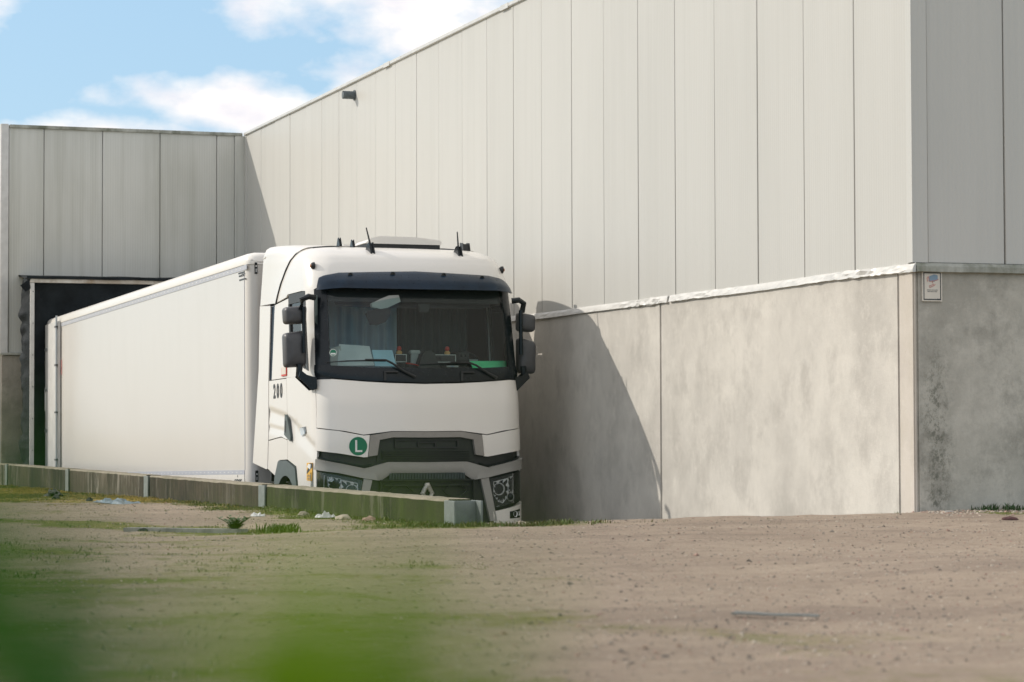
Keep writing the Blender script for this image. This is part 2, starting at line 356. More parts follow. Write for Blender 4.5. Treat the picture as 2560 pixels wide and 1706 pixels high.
def ground_mat():
    m = bpy.data.materials.new('dirt_and_moss'); m.use_nodes = True; t = NT(m); p = t.pos()
    t.b.inputs['Roughness'].default_value = .95; t.b.inputs['Specular IOR Level'].default_value = .1
    at = t.new('ShaderNodeAttribute', attribute_name='moss').outputs['Fac']; ye = t.new('ShaderNodeAttribute', attribute_name='dry').outputs['Fac']
    a = t.noise(p, sc=.5, detail=4); b = t.noise(p, sc=3.2, detail=6, rough=.65); g = t.noise(p, sc=55, detail=5, rough=.75); g2 = t.noise(p, (.6, 1.4, 1), 15, 6, .7)
    c = t.mix(t.ramp(a, .35, .65), (.405, .328, .252), (.35, .28, .215))
    c = t.mix(t.math('MULTIPLY', t.ramp(b, .5, .72), .55), c, (.23, .18, .142))
    lg = t.noise(p, (.35, 1.3, 1), 1., 5, .6); c = t.mix(t.math('MULTIPLY', t.ramp(lg, .50, .64), .40), c, (.21, .165, .135))
    c = t.mix(t.math('MULTIPLY', t.ramp(g2, .56, .74), .5), c, (.16, .135, .105))
    c = t.mix(t.math('MULTIPLY', t.ramp(g, .60, .72), .4), c, (.50, .43, .35))
    c = t.mix(t.math('MULTIPLY', t.ramp(g, .42, .34), .5), c, (.15, .13, .11))
    m1 = t.noise(p, (1, 1.2, 1), 9, 8, .75); c = t.mix(t.math('MULTIPLY', t.ramp(m1, .52, .64), .55), c, (.235, .18, .145)); m3 = t.noise(p, (1, 1, 1), 22, 8, .8); c = t.mix(t.math('MULTIPLY', t.ramp(m3, .56, .64), .5), c, (.50, .43, .35))
    mc = t.mix(t.ramp(b, .4, .65), (.12, .145, .030), (.20, .185, .055))
    yc = t.mix(t.ramp(b, .4, .6), (.46, .31, .06), (.30, .25, .055))
    mc = t.mix(ye, mc, yc)
    br = t.noise(p, sc=9, detail=6, rough=.7)
    f = t.ramp(t.math('ADD', at, t.math('MULTIPLY', t.math('SUBTRACT', br, .5), 1.3)), .26, .66)
    c = t.mix(t.math('MULTIPLY', f, .90), c, mc); t.link(c, t.b.inputs['Base Color'])
    t.bump(t.math('ADD', t.math('MULTIPLY', g, .6), t.math('MULTIPLY', g2, 1.2)), .02, .9)
    return m
M_['ground'] = ground_mat()
def lines(segs):
    r = []
    for a, b, s in segs: r += list(np.arange(a, b-1e-6, s))
    return r+[segs[-1][1]]
gx = lines([(-200, -20, 30), (-20, -2, 2), (-2, .5, .3), (.5, 6.05, .075), (6.05, 12, .09), (12, 20, 1), (20, 200, 30)])
gy = lines([(-60, 4, 8), (4, 6.4, .3), (6.4, 19.3, .085), (19.3, 24, .11), (24, 46, .35), (46, 60, 2), (60, 800, 120)])
gV = []; moss = []; dry = []
for y in gy:
    for x in gx:
        inn = -3 < x < 13 and 4 < y < 47
        z = ground_z(x, y, inn) if (-30 < x < 30 and y < 60) else -1.05+.0*x
        if y > 60: z = -1.1
        gV.append((x, y, z)); moss.append(band(x, y) if inn else .5); dry.append(yellow(x, y) if inn else .2)
gF = []; nx = len(gx)
for j in range(len(gy)-1):
    for i in range(nx-1):
        cx = (gx[i]+gx[i+1])/2; cy = (gy[j]+gy[j+1])/2
        if LX < cx < 10.56 and 19.3 < cy < 60: continue
        gF.append((j*nx+i, j*nx+i+1, (j+1)*nx+i+1, (j+1)*nx+i))
g = mesh('ground', gV, gF, 'ground', smooth='all'); g['kind'] = 'structure'
for nm, arr in (('moss', moss), ('dry', dry)):
    at = g.data.attributes.new(nm, 'FLOAT', 'POINT'); at.data.foreach_set('value', arr)
rxs = [6.05]+lines([(6.14, 10.49, .3)])+[10.49] if False else [x for x in gx if 6.04 < x < 10.6]
rys = lines([(19.3, 27.5, .3), (27.5, 46, 1.5)])
V = [(min(x, 10.6), y, ramp_z(x, y)) for y in rys for x in rxs]; n = len(rxs)
r = mesh('ramp', V, [(j*n+i, j*n+i+1, (j+1)*n+i+1, (j+1)*n+i) for j in range(len(rys)-1) for i in range(n-1)], 'ramp', smooth='all'); r['kind'] = 'structure'

# ------------------------------------------------------------------ warehouse
TOP, FL = 5.43, 1.44
wh = empty('warehouse', (WX, WY, -.8), 'pale grey metal clad warehouse with a concrete base, its long sunlit wall beside the truck', 'warehouse')
def wpart(o): o.matrix_parent_inverse = Matrix.Translation((-WX, -WY, .8)); return o
cache = {}
def panel(name, x0, x1, y0, y1, z0, z1, m, key=None, bevel=.006):
    """a panel as a part of the warehouse; alike panels share one mesh"""
    k = (name, round(x1-x0, 3), round(y1-y0, 3), round(z1-z0, 3), m)
    if k in cache:
        o = bpy.data.objects.new(name, cache[k]); COL.objects.link(o); o.parent = wh
    else:
        o = box(name, (0, x1-x0, 0, y1-y0, 0, z1-z0), m, wh, bevel=bevel, seg=1); cache[k] = o.data
    wpart(o); o.location = (x0, y0, z0); return o
G = .011; P = 1.04
ys = [WY+.085]+[20.445+P*k for k in range(24)]; ys = [y for y in ys if y < BY-.3]+[BY-.16]
for a, b in zip(ys[:-1], ys[1:]):
    j = random.uniform(-.003, .003)
    panel('cladding_panel', WX+j, WX+.07+j, a+G/2, b-G/2, FL, TOP-.02, 'clad')
xs = [6.23, 6.85, 7.89, 8.93, 9.97, 10.30]
for a, b in zip(xs[:-1], xs[1:]):
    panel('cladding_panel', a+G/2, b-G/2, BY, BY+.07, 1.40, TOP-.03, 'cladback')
panel('corner_flashing', 10.30, WX-.002, BY-.025, BY+.04, 1.40, TOP-.03, 'cladback')
panel('corner_flashing', WX-.012, WX+.03, BY-.158, BY-.028, 1.44, TOP-.03, 'clad')
panel('corner_flashing', 6.085, 6.225, BY-.035, BY+.10, 1.40, TOP+.03, 'dock')
xr = [10.63, 11.40, 12.44, 13.48, 14.52]
for a, b in zip(xr[:-1], xr[1:]):
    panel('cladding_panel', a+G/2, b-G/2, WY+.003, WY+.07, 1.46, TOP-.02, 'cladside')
# folded sheet round the near corner, sunlit on one leg and shaded on the other
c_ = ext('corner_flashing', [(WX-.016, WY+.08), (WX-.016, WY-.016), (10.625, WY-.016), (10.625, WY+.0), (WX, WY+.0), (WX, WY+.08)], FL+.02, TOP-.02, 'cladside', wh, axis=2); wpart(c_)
# dark backing behind the joints, roof, end walls
for nm, b, mm in (('inner_wall', (WX+.072, WX+.3, WY+.3, 62, -2.2, TOP-.06), 'joint'), ('inner_wall', (6.2, WX+.07, BY+.072, BY+.3, -2.2, TOP-.06), 'joint'),
                  ('inner_wall', (WX+.072, 32, WY+.072, WY+.298, -2.2, TOP-.06), 'joint'),
                  ('side_wall', (6.10, 6.198, BY+.12, 62, -2.0, TOP-.03), 'cladside'), ('roof', (6.2, 32, BY+.31, 62, TOP-.3, TOP-.12), 'roof'), ('roof', (WX+.31, 32, WY+.31, BY+.30, TOP-.3, TOP-.12), 'roof'),
                  ('rear_wall', (6.2, 32, 62.01, 62.2, -2.2, TOP-.06), 'cladside')):
    wpart(box(nm, b, mm, wh))
# parapet trims in lengths
def trim_run(ax, a0, a1, L, fix, z, m, out):
    a = a0
    while a < a1-.01:
        b = min(a+L, a1)
        if ax == 1: bb = (fix-.035, fix+.16, a, b-.004, z-.028, z+.022)
        else: bb = (a, b-.004, fix-.035, fix+.16, z-.036, z+.022)
        wpart(box('roof_trim', bb, m, wh, bevel=.006)); a = b
trim_run(1, WY-.03, BY-.04, 5.1, WX, TOP, 'trim', 1)
trim_run(0, 6.24, WX-.045, 4.4, BY, TOP, 'trimdirty', 0)
trim_run(0, WX+.17, 16, 5.1, WY, TOP, 'trim', 0)
for y0 in (29.9, 35.2):   # overlapping joint sleeves of the long trim
    wpart(box('trim_sleeve', (WX-.041, WX-.0355, y0, y0+.30, TOP-.040, TOP+.024), 'trim', wh))
# precast concrete wall panels
def cpan(x0, x1, y0, y1, z0, z1, m, bev=.012): return wpart(box('concrete_panel', (x0, x1, y0, y1, z0, z1), m, wh, bevel=bev, seg=2))
for a, b in ((25.03, 30.6), (30.6, 36.2), (36.2, 41.8), (41.8, BY-.01)): cpan(WX, WX+.07, a+.012, b-.012, -2.1, FL-.03, 'conc')
cpan(WX, WX+.07, 19.635, 25.018, -2.1, FL-.03, 'conc')
cpan(WX-.004, WX+.03, WY, 19.615, -2.1, FL-.03, 'concpost', .012)
def side_conc():
    m = concrete_mat('shaded_side_concrete', (.60, .57, .50), (.46, .44, .385), (.27, .255, .22), .95, vs=.15); t = NT(m); p = t.pos()
    sp = t.new('ShaderNodeSeparateXYZ'); t.link(p, sp.inputs[0])
    # dark speckled algae band just right of the corner
    d = t.math('ABSOLUTE', t.math('SUBTRACT', sp.outputs[0], t.math('ADD', 10.70, t.math('MULTIPLY', t.math('SUBTRACT', t.noise(p, (0, 0, 1), 1.6, 6), .5), .30))))
    bandm = t.ramp(d, .20, .02); sp1 = t.ramp(t.noise(p, (1, 1, .7), 14, 10, .85), .48, .56)
    zz = t.ramp(sp.outputs[2], .95, .3)
    zf = t.math('MULTIPLY', zz, t.math('MULTIPLY', bandm, t.math('ADD', t.math('MULTIPLY', sp1, .62), .10)))
    src = t.b.inputs['Base Color'].links[0].from_socket
    c = t.mix(zf, src, (.06, .07, .045))
    e = t.ramp(sp.outputs[0], 10.545, 10.51) if False else t.math('MULTIPLY', t.math('LESS_THAN', sp.outputs[0], 10.53), t.ramp(sp.outputs[2], .45, .2))
    c = t.mix(.10, c, (.30, .31, .28))
    t.link(c, t.b.inputs['Base Color']); return m
M_['concside'] = side_conc()
for a, b in ((WX+.032, 16.2), (16.2, 21.8)): cpan(a, b-.02, WY+.004, WY+.07, -2.1, 1.41, 'concside')
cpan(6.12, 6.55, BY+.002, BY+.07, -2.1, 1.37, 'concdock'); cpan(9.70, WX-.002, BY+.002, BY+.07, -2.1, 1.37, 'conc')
# dented white drip flashing over the concrete
def drip(y0, y1, seed, crumple):
    ys = np.arange(y0, y1, .06).tolist()+[y1]; V = []; F = []
    prof = [(.004, .046), (-.008, .042), (-.016, .020), (-.023, -.006), (-.027, -.026), (-.018, -.029), (.002, -.026)]
    for y in ys:
        env = .25+crumple(y)
        for k, (px_, pz) in enumerate(prof):
            n1 = noise.noise(Vector((y*2.2, k*.6, seed)))*.013*env; n2 = noise.noise(Vector((y*9, k*1.3, seed+4)))*.009*env
            sag = .018*noise.noise(Vector((y*.55, 0, seed+9)))
            V.append((WX+px_-abs(n1+n2)*(0 < k < 6), y, FL-.03+pz+sag*(k > 0)+n2*(0 < k < 6)))
    m = len(prof)
    for j in range(len(ys)-1):
        for k in range(m-1): F.append((j*m+k, j*m+k+1, (j+1)*m+k+1, (j+1)*m+k))
    F += [tuple(range(m)), tuple(range(len(V)-1, len(V)-m-1, -1))]
    return wpart(mesh('drip_flashing', V, F, 'trim', wh))
drip(WY-.04, 24.74, 1, lambda y: 1.5*math.exp(-((y-20.2)/.9)**2)+.9*math.exp(-((y-24)/.8)**2)+.2)
drip(24.80, 31.0, 3, lambda y: 1.8*math.exp(-((y-25.4)/.7)**2)+.5*math.exp(-((y-28.3)/.4)**2))
drip(31.02, 37.6, 5, lambda y: .3); drip(37.62, BY-.03, 8, lambda y: .3)
V = []; F = []; xx = np.arange(WX+.01, 16.3, .12)
prof = [(.002, .045), (-.018, .04), (-.045, .012), (-.05, -.035), (-.03, -.04), (.002, -.038)]
for x in xx:
    for k, (py_, pz) in enumerate(prof): V.append((x, WY+py_, 1.415+pz+.006*noise.noise(Vector((x*2, k, 2)))))
m = len(prof); F = [(j*m+k, j*m+k+1, (j+1)*m+k+1, (j+1)*m+k) for j in range(len(xx)-1) for k in range(m-1)]+[tuple(range(m)), tuple(range(len(V)-1, len(V)-m-1, -1))]
wpart(mesh('drip_flashing', V, F, 'trimdirty', wh))
wpart(box('drip_flashing', (6.09, 6.46, BY-.04, BY+.0, 1.375, 1.42), 'trimdirty', wh, bevel=.005))

# vent pipe high on the long wall
vp = empty('vent_pipe', (WX, 37.2, 5.205), 'short dark grey pipe sticking out of the long wall just under the roof edge', 'vent pipe')
V, F = tube([(0, 0, 0), (-.19, .0, 0)], .062, 20, False); V2, F2 = tube([(-.19, 0, 0), (-.05, .0, 0)], .052, 20, True)
mesh('pipe', *join([(V, F), (V2, F2)]), 'vent', vp, smooth=True)
V, F = lathe([(.062, 0), (.082, 0), (.082, -.014), (.062, -.014)], (0, 0, 0), 0, 20); mesh('collar', V, F, 'vent', vp, smooth=True)

# camera notice on the shaded wall
sg = empty('warning_sign', (10.665, WY-.012, 1.255), 'cream camera surveillance notice with black border fixed at the top of the shaded concrete corner', 'sign')
box('plate', (-.098, .098, -.002, .012, -.132, .132), 'sign', sg)
V, F = join([boxg(-.085, .085, -.0045, -.002, z, z+.009) for z in (-.12, .111)]+[boxg(x, x+.007, -.0045, -.002, -.111, .111) for x in (-.085, .078)])
mesh('border', V, F, 'darkink', sg)
V, F = prism([(-.035, .045), (-.03, .085), (.02, .103), (.052, .095), (.055, .06), (.02, .04)], -.0045, -.002, 1); mesh('printed_camera', V, F, 'signblue', sg)
V, F = join([tube([(-.045, -.004, .04), (-.05, -.004, .07), (-.04, -.004, .085), (-.03, -.004, .06), (-.028, -.004, .04), (.045, -.004, .052), (.06, -.004, .062)], .0028, 5),
             tube([(.0, -.004, .04), (.012, -.004, .015), (-.03, -.004, .002), (-.025, -.004, -.012), (.015, -.004, .005), (.03, -.004, .018)], .0028, 5)])
mesh('printed_outline', V, F, 'signred', sg)
for z, h, ws in ((-.036, .0045, (.033, .006, .018, .010, .020)), (-.050, .0042, (.028, .020, .012, .022)), (-.112, .003, (.010, .012))):   # rows of print too fine to read
    tot = sum(ws)+.004*(len(ws)-1); x = -tot/2 if len(ws) > 2 else .045; pt = []
    for w in ws: pt.append(boxg(x, x+w, -.004, -.002, z, z+h)); x += w+.004
    mesh('fine_print', *join(pt), 'darkink', sg)

# ------------------------------------------------------------------ dock shelter
SY = 43.62; SX0, SX1 = 6.51, 9.66; DZ = -.55
ds = empty('dock_shelter', ((SX0+SX1)/2, BY, -1.9), 'black rubber dock shelter with a white post frame round the trailer rear', 'dock shelter')
def dpart(o): o.matrix_parent_inverse = Matrix.Translation((-(SX0+SX1)/2, -BY, 1.9)); return o
for x in (SX0, SX1):
    dpart(box('post', (x-.035, x+.035, SY-.02, SY+.03, -1.95, 2.60), 'dock', ds, bevel=.004))
dpart(box('top_beam', (SX0-.035, SX1+.035, SY-.024, SY+.03, 2.605, 2.675), 'rust', ds, bevel=.004))
V = []; F = []
for j, x in enumerate(np.linspace(SX0-.10, SX1+.10, 40)):
    w = .012*noise.noise(Vector((x*2, 0, 3)))
    for y, z in ((SY-.045, 2.668+w), (SY-.05, 2.715+w), (BY, 2.79+w), (BY, 2.76+w)): V.append((x, y, z))
F = [(j*4+k, j*4+(k+1) % 4, (j+1)*4+(k+1) % 4, (j+1)*4+k) for j in range(39) for k in range(4)]+[(0, 1, 2, 3), (159, 158, 157, 156)]
dpart(mesh('top_sheet', V, F, 'curtainblack', ds))
dpart(ext('corner_flap', [(SX0-.21, 2.55), (SX0-.05, 2.67), (SX0-.035, 2.50), (SX0-.12, 2.44)], SY-.03, SY-.01, 'curtainblack', ds, axis=1))
for s, x in ((-1, SX0), (1, SX1)):     # crumpled side sheets between frame and wall
    V = []; F = []; zz = np.linspace(-1.9, 2.68, 110); yy = np.linspace(SY+.01, BY, 9)
    for z in zz:
        for k, y in enumerate(yy):
            b = math.sin(math.pi*k/8); V.append((x+s*(.0+.10*b+b*(.07*noise.noise(Vector((z*3.1, y*2, s*5)))+.05*noise.noise(Vector((z*9, y*3, s)))))-.0, y, z+.03*math.sin(k*2+z*8)*b))
    F = [(j*9+k, j*9+k+1, (j+1)*9+k+1, (j+1)*9+k) for j in range(109) for k in range(8)]
    dpart(mesh('side_sheet', V, F, 'curtainblack', ds, smooth='all'))
for x0, x1 in ((SX0+.036, SX0+.40), (SX1-.40, SX1-.036)):       # front curtains pushed against the trailer
    V = []; F = []; n = 14
    inner = x1 if x0 < 8 else x0
    for z in np.linspace(-1.9, 2.6, 60):
        for k in range(n+1):
            x = x0+(x1-x0)*k/n; d = abs(x-inner)/.36; V.append((x, SY+.02+.12*(1-d)+.02*noise.noise(Vector((x*7, z*1.4, 1)))+.03, z))
    dpart(mesh('front_curtain', V, [(j*(n+1)+k, j*(n+1)+k+1, (j+1)*(n+1)+k+1, (j+1)*(n+1)+k) for j in range(59) for k in range(n)], 'curtainblack', ds, smooth='all'))
V = []; n = 40
for j, z in enumerate(np.linspace(1.75, 2.604, 16)):
    for k in range(n+1):
        x = SX0+.036+(SX1-SX0-.072)*k/n; V.append((x, SY+.04+.18*(1-j/15)+.025*noise.noise(Vector((x*2.5, z*2, 8))), z))
dpart(mesh('head_curtain', V, [(j*(n+1)+k, j*(n+1)+k+1, (j+1)*(n+1)+k+1, (j+1)*(n+1)+k) for j in range(15) for k in range(n)], 'curtainblack', ds, smooth='all'))
dpart(box('guide_mark', (6.735, 6.765, SY+.012, SY+.022, .38, .78), 'whiteink', ds))
for z in np.arange(-.3, 2.5, .55):
    V, F = tube([(SX0+.012, SY-.028, z), (SX0+.012, SY-.018, z)], .009, 8); dpart(mesh('bolt', V, F, 'steel', ds))
dpart(box('door_leaf', (6.56, 9.69, BY+.001, BY+.05, -.6, 2.7), 'dash', ds)); dpart(box('dock_bumper', (6.9, 7.2, BY-.1, BY, -.9, -.6), 'rubber', ds)); dpart(box('dock_bumper', (8.9, 9.2, BY-.1, BY, -.9, -.6), 'rubber', ds))

# ------------------------------------------------------------------ low retaining wall
rw = empty('retaining_wall', (LX+.1, 31, -1), 'low mossy concrete plank wall between grey steel posts in front of the truck', 'low wall')
def rpart(o): o.matrix_parent_inverse = Matrix.Translation((-LX-.1, -31, 1)); return o
py = [18.70, 24.91, 31.0, 37.02, 43.4]; LT = -.53
def hbeam(y, end=False):
    w, d, t, wt = .26, .235, .016, .012; y0 = y-w/2; y1 = y+w/2
    zt = LT-.008
    P_ = [boxg(LX-.012, LX-.012+t, y0, y1, -1.6, zt), boxg(LX-.012+d-t, LX-.012+d, y0, y1, -1.6, zt-.001), boxg(LX-.012+t, LX-.012+d-t, y-wt/2, y+wt/2, -1.6, zt-.002)]
    rpart(mesh('steel_post', *join(P_), 'beam', rw, bevel=.003, seg=1))
for i, y in enumerate(py): hbeam(y)
spans = list(zip(py[:-1], py[1:]))+[(43.4, BY+.1)]
mats_ = ['barriergreen', 'barrier', 'barrierpale', 'barrier', 'barrierpale']
for (a, b), mm in zip(spans, mats_):
    n = max(int((b-a)/.12), 4); V = []; F = []
    a2, b2 = a+.12, min(b-.12, BY-.04)
    xs_ = (LX+.012, LX+.012, LX+.024, LX+.20, LX+.212, LX+.212)
    for j in range(n+1):
        y = a2+(b2-a2)*j/n
        for k, (x, z) in enumerate(zip(xs_, (-1.9, LT-.02, LT, LT, LT-.02, -1.9))):
            V.append((x+.004*noise.noise(Vector((y*5, z*5, 1))), y, z+(.006*noise.noise(Vector((y*6, k*.4, 4))) if 0 < k < 5 else 0)))
    F = [(j*6+k, j*6+k+1, (j+1)*6+k+1, (j+1)*6+k) for j in range(n) for k in range(5)]+[tuple(range(6)), tuple(range(len(V)-1, len(V)-7, -1))]
    mi = []
    for f in F:
        if len(f) == 4: mi.append(1 if min(V[i][2] for i in f) > LT-.05 else 0)
        else: mi.append(0)
    rpart(mesh('concrete_plank', V, F, None, rw, mats=[mm, 'coping'], mi=mi))
# ------------------------------------------------------------------ the tractor unit
yaw, rho = -.025, .0173
TB = Vector((math.sin(yaw)*math.cos(rho), math.cos(yaw)*math.cos(rho), -math.sin(rho))); TR = Vector((math.cos(yaw), -math.sin(yaw), 0)); TU = TR.cross(TB)
TM = Matrix(((TR.x, TB.x, TU.x, 7.246), (TR.y, TB.y, TU.y, 27.05), (TR.z, TB.z, TU.z, -1.70), (0, 0, 0, 1)))
tu = empty('tractor_unit'); tu.matrix_world = TM
tag(tu, 'white lorry cab with black sun visor and green L badge, in front of the trailer', 'truck')
tr = empty('semi_trailer'); tr.matrix_world = TM @ Matrix.Translation((0, 3.05, 0))
tag(tr, 'long white box trailer behind the cab, its rear pushed into the black dock shelter', 'trailer')
# local axes: x to the right seen from the front, y to the rear, z up. The shell is a lofted surface S(q, t):
# q is the arc length round the plan outline from the nose (negative = left), t the height parameter
TT = [0, 1.6, 2.05, 2.25, 3.1, 3.35, 3.5, 3.62, 3.74, 3.86, 4.0, 4.2, 4.5, 4.9]
TZ = [0, 1.6, 2.05, 2.25, 3.1, 3.35, 3.5, 3.63, 3.735, 3.81, 3.865, 3.905, 3.93, 3.94]
TK = [1, 1, 1, 1, 1, .996, .985, .968, .945, .905, .84, .68, .4, .02]
TF = [0, 0, .03, .07, .25, .31, .38, .46, .57, .73, .95, 1.3, 1.75, 2.15]
_a = np.linspace(0, 1.25, 1200)
def bulge(a):
    t = np.clip((a-.97)/.28, 0, 1); return .10*(a/1.25)**2+.30*(1-np.sqrt(np.maximum(0, 1-t*t)))
_v = bulge(_a); _s = np.concatenate([[0], np.cumsum(np.hypot(np.diff(_a), np.diff(_v)))]); Q0 = float(_s[-1])
def u(x): a = abs(x-1.25); return math.copysign(float(np.interp(min(a, 1.25), _a, _s)), x-1.25)
def Lq(v): return -(Q0+v-.40)
def Rq(v): return Q0+v-.40
def S0(q, t):
    a_ = abs(q)
    if a_ <= Q0: a = np.interp(a_, _s, _a); v = float(bulge(a))
    else: a = 1.25; v = .40+a_-Q0
    fade = min(max(1-(v-.4)/1.9, 0), 1)
    return np.array([1.25+math.copysign(a, q)*np.interp(t, TT, TK), v+np.interp(t, TT, TF)*fade, np.interp(t, TT, TZ)])
def S(q, t, off=0.):
    p = S0(q, t)
    if off:
        e = .02; dq = S0(q+e, t)-S0(q-e, t); dt = S0(q, t+e)-S0(q, t-e); n = np.cross(dq, dt); n /= (np.linalg.norm(n)+1e-9)
        p = p+n*off
    return p
def patch(name, bot, top, m, parent, off=0., th=.018, offf=None, dz=.07, dq=.05, rim=True, **k):
    """a skin piece between two control curves [(q, t), ...]; off(set) outwards, thickness th inwards"""
    B_, T_ = [], []
    for i in range(len(bot)-1):
        n = max(1, math.ceil(max(abs(bot[i+1][0]-bot[i][0]), abs(top[i+1][0]-top[i][0]), .5*abs(bot[i+1][1]-bot[i][1]))/dq))
        for j in range(n):
            f = j/n; B_.append((bot[i][0]*(1-f)+bot[i+1][0]*f, bot[i][1]*(1-f)+bot[i+1][1]*f)); T_.append((top[i][0]*(1-f)+top[i+1][0]*f, top[i][1]*(1-f)+top[i+1][1]*f))
    B_.append(bot[-1]); T_.append(top[-1]); nr = max(1, math.ceil(max(abs(a[1]-b[1]) for a, b in zip(B_, T_))/dz)); nc = len(B_)
    V = []
    for s in ((0, 1) if rim else (0,)):
        for j in range(nr+1):
            f = j/nr
            for a, b in zip(B_, T_):
                q, t = a[0]*(1-f)+b[0]*f, a[1]*(1-f)+b[1]*f
                o = off+(offf(q, t, f) if offf else 0)
                V.append(S(q, t, o-s*th))
    F = []; W_ = (nr+1)*nc
    for j in range(nr):
        for i in range(nc-1):
            a = j*nc+i; F.append((a, a+1, a+nc+1, a+nc))
            if rim: F.append((a+W_, a+nc+W_, a+nc+1+W_, a+1+W_))
    if rim:
        for i in range(nc-1): F.append((i, i+W_, i+1+W_, i+1)); b = nr*nc+i; F.append((b, b+1, b+1+W_, b+W_))
        for j in range(nr): a = j*nc; F.append((a, a+nc, a+nc+W_, a+W_)); b = a+nc-1; F.append((b, b+W_, b+nc+W_, b+nc))
    return mesh(name, V, F, m, parent, smooth=True, **k)
def sym(l): return l+[(-q, t) for q, t in reversed(l) if abs(q) > 1e-6]
def mir(l): return [(-q, t) for q, t in reversed(l)]
def both(name, bot, top, m, parent, **k):
    patch(name, bot, top, m, parent, **k); return patch(name, mir(bot), mir(top), m, parent, **k)
# dark structure behind the panels
patch('cab_structure', sym([(Lq(.95), .62), (u(.04), .42), (0, .42)]), sym([(Lq(.95), 2.40), (u(.04), 2.40), (0, 2.40)]), 'black', tu, off=-.05, th=.01)
both('cab_structure', [(Lq(2.2), 1.25), (Lq(1.0), 1.25)], [(Lq(2.2), 2.38), (Lq(1.0), 2.38)], 'black', tu, off=-.045, th=.01)
both('cab_structure', [(Lq(2.2), 2.36), (Lq(1.14), 2.36)], [(Lq(2.2), 3.34), (Lq(1.14), 3.34)], 'black', tu, off=-.045, th=.01)
box('cab_back_wall', (.03, 2.47, 2.21, 2.25, 1.15, 3.3), 'black', tu)
box('cab_back_upper', (.14, 2.36, 2.17, 2.209, 3.2, 3.90), 'black', tu)
box('cab_floor', (.08, 2.42, .45, 2.2, 1.95, 2.0), 'black', tu)
patch('header', sym([(Lq(2.2), 3.33), (Lq(.5), 3.28), (u(.04), 3.20), (0, 3.20)]), sym([(Lq(2.2), 3.6), (Lq(.5), 3.6), (u(.04), 3.52), (0, 3.52)]), 'black', tu, off=-.04, th=.01)
# roof, hood and corner panels
roof = patch('roof_panel', sym([(Lq(1.88), 3.262), (Lq(1.27), 3.305), (Lq(1.20), 3.335), (Lq(.5), 3.335), (u(.05), 3.318), (u(.22), 3.42), (0, 3.44)]),
      sym([(Lq(1.35), 4.9), (Lq(1.15), 4.9), (Lq(1.1), 4.9), (Lq(.5), 4.9), (u(.05), 4.9), (u(.3), 4.9), (0, 4.9)]), 'cream', tu, dz=.045)
patch('bonnet_panel', sym([(u(.028), 1.757), (u(.30), 1.715), (u(.51), 1.672), (u(.84), 1.712), (0, 1.708)]), sym([(u(.035), 2.32), (u(.30), 2.29), (u(.56), 2.27), (u(.84), 2.255), (0, 2.245)]), 'white', tu, th=.03)
both('corner_panel', [(u(.02), 1.50), (u(.22), 1.465), (u(.50), 1.418), (u(.553), 1.42)], [(u(.022), 1.748), (u(.22), 1.716), (u(.508), 1.662), (u(.578), 1.668)], 'white', tu, off=.004, th=.03)
# badge: a white L on a green disc
def on_front(x, t, off=.006):
    q = u(x); p = S(q, t, off); e = .01; dx = S(q+e, t, off)-S(q-e, t, off); dt = S(q, t+e, off)-S(q, t-e, off); n = np.cross(dx, dt)
    return Matrix(basis(p, dx, n))
m_ = on_front(.443, 1.543, .0075)
V, F = prism([(math.cos(a)*.1035, math.sin(a)*.1035) for a in np.linspace(0, 2*math.pi, 49)[:-1]], -.0035, .0, 2)
bd = mesh('badge', [m_ @ Vector(v) for v in V], F, 'green', tu); bd['label'] = 'round green badge with a white L'
m2_ = on_front(.443, 1.543, .0095); V, F = prism([(-.034, .068), (-.012, .068), (-.012, -.045), (.046, -.045), (.046, -.066), (-.034, -.066)], -.002, .0005, 2)
mesh('letter', [m2_ @ Vector(v) for v in V], F, 'whiteink', bd)
# upper grille with bronze-grey frame
gb = patch('upper_grille_frame', [(u(.69), 1.612), (u(.85), 1.640), (u(1.25), 1.636), (u(1.65), 1.640), (u(1.81), 1.612)], [(u(.584), 1.664), (u(.84), 1.704), (u(1.25), 1.70), (u(1.66), 1.704), (u(1.916), 1.664)], 'frame', tu, off=.012, th=.05)
both('upper_grille_frame', [(u(.558), 1.425), (u(.662), 1.440)], [(u(.584), 1.663), (u(.69), 1.611)], 'frame', tu, off=.012, th=.05)
ug = patch('upper_grille', [(u(.66), 1.36), (u(.85), 1.38), (u(1.65), 1.38), (u(1.84), 1.36)], [(u(.69), 1.62), (u(.85), 1.65), (u(1.65), 1.65), (u(1.81), 1.62)], 'grille', tu, off=-.035, th=.01)
V, F = join([boxg(.87, 1.63, -.0+y, y+.012, z, z+.012) for y, z in ((.018, 1.602), (.02, 1.517))]+[boxg(x, x+.012, .018, .032, 1.52, 1.60) for x in (.87, 1.618)]+[boxg(1.14, 1.152, .012, .03, 1.53, 1.575), boxg(1.345, 1.357, .012, .03, 1.53, 1.575), boxg(1.14, 1.357, .01, .028, 1.575, 1.584)])
mesh('intake_surround', V, F, 'black', ug)
for z in (1.405, 1.43, 1.455, 1.48):
    mesh('grille_bar', *boxg(.72, 1.78, .012, .034, z, z+.010), 'grille', ug)
# dark gap lip under the corner panels, with camera knobs
both('bumper_step', [(u(.035), 1.41), (u(.50), 1.31), (u(.60), 1.33)], [(u(.03), 1.425), (u(.50), 1.325), (u(.60), 1.345)], 'gloss', tu, off=-.005, th=.05)
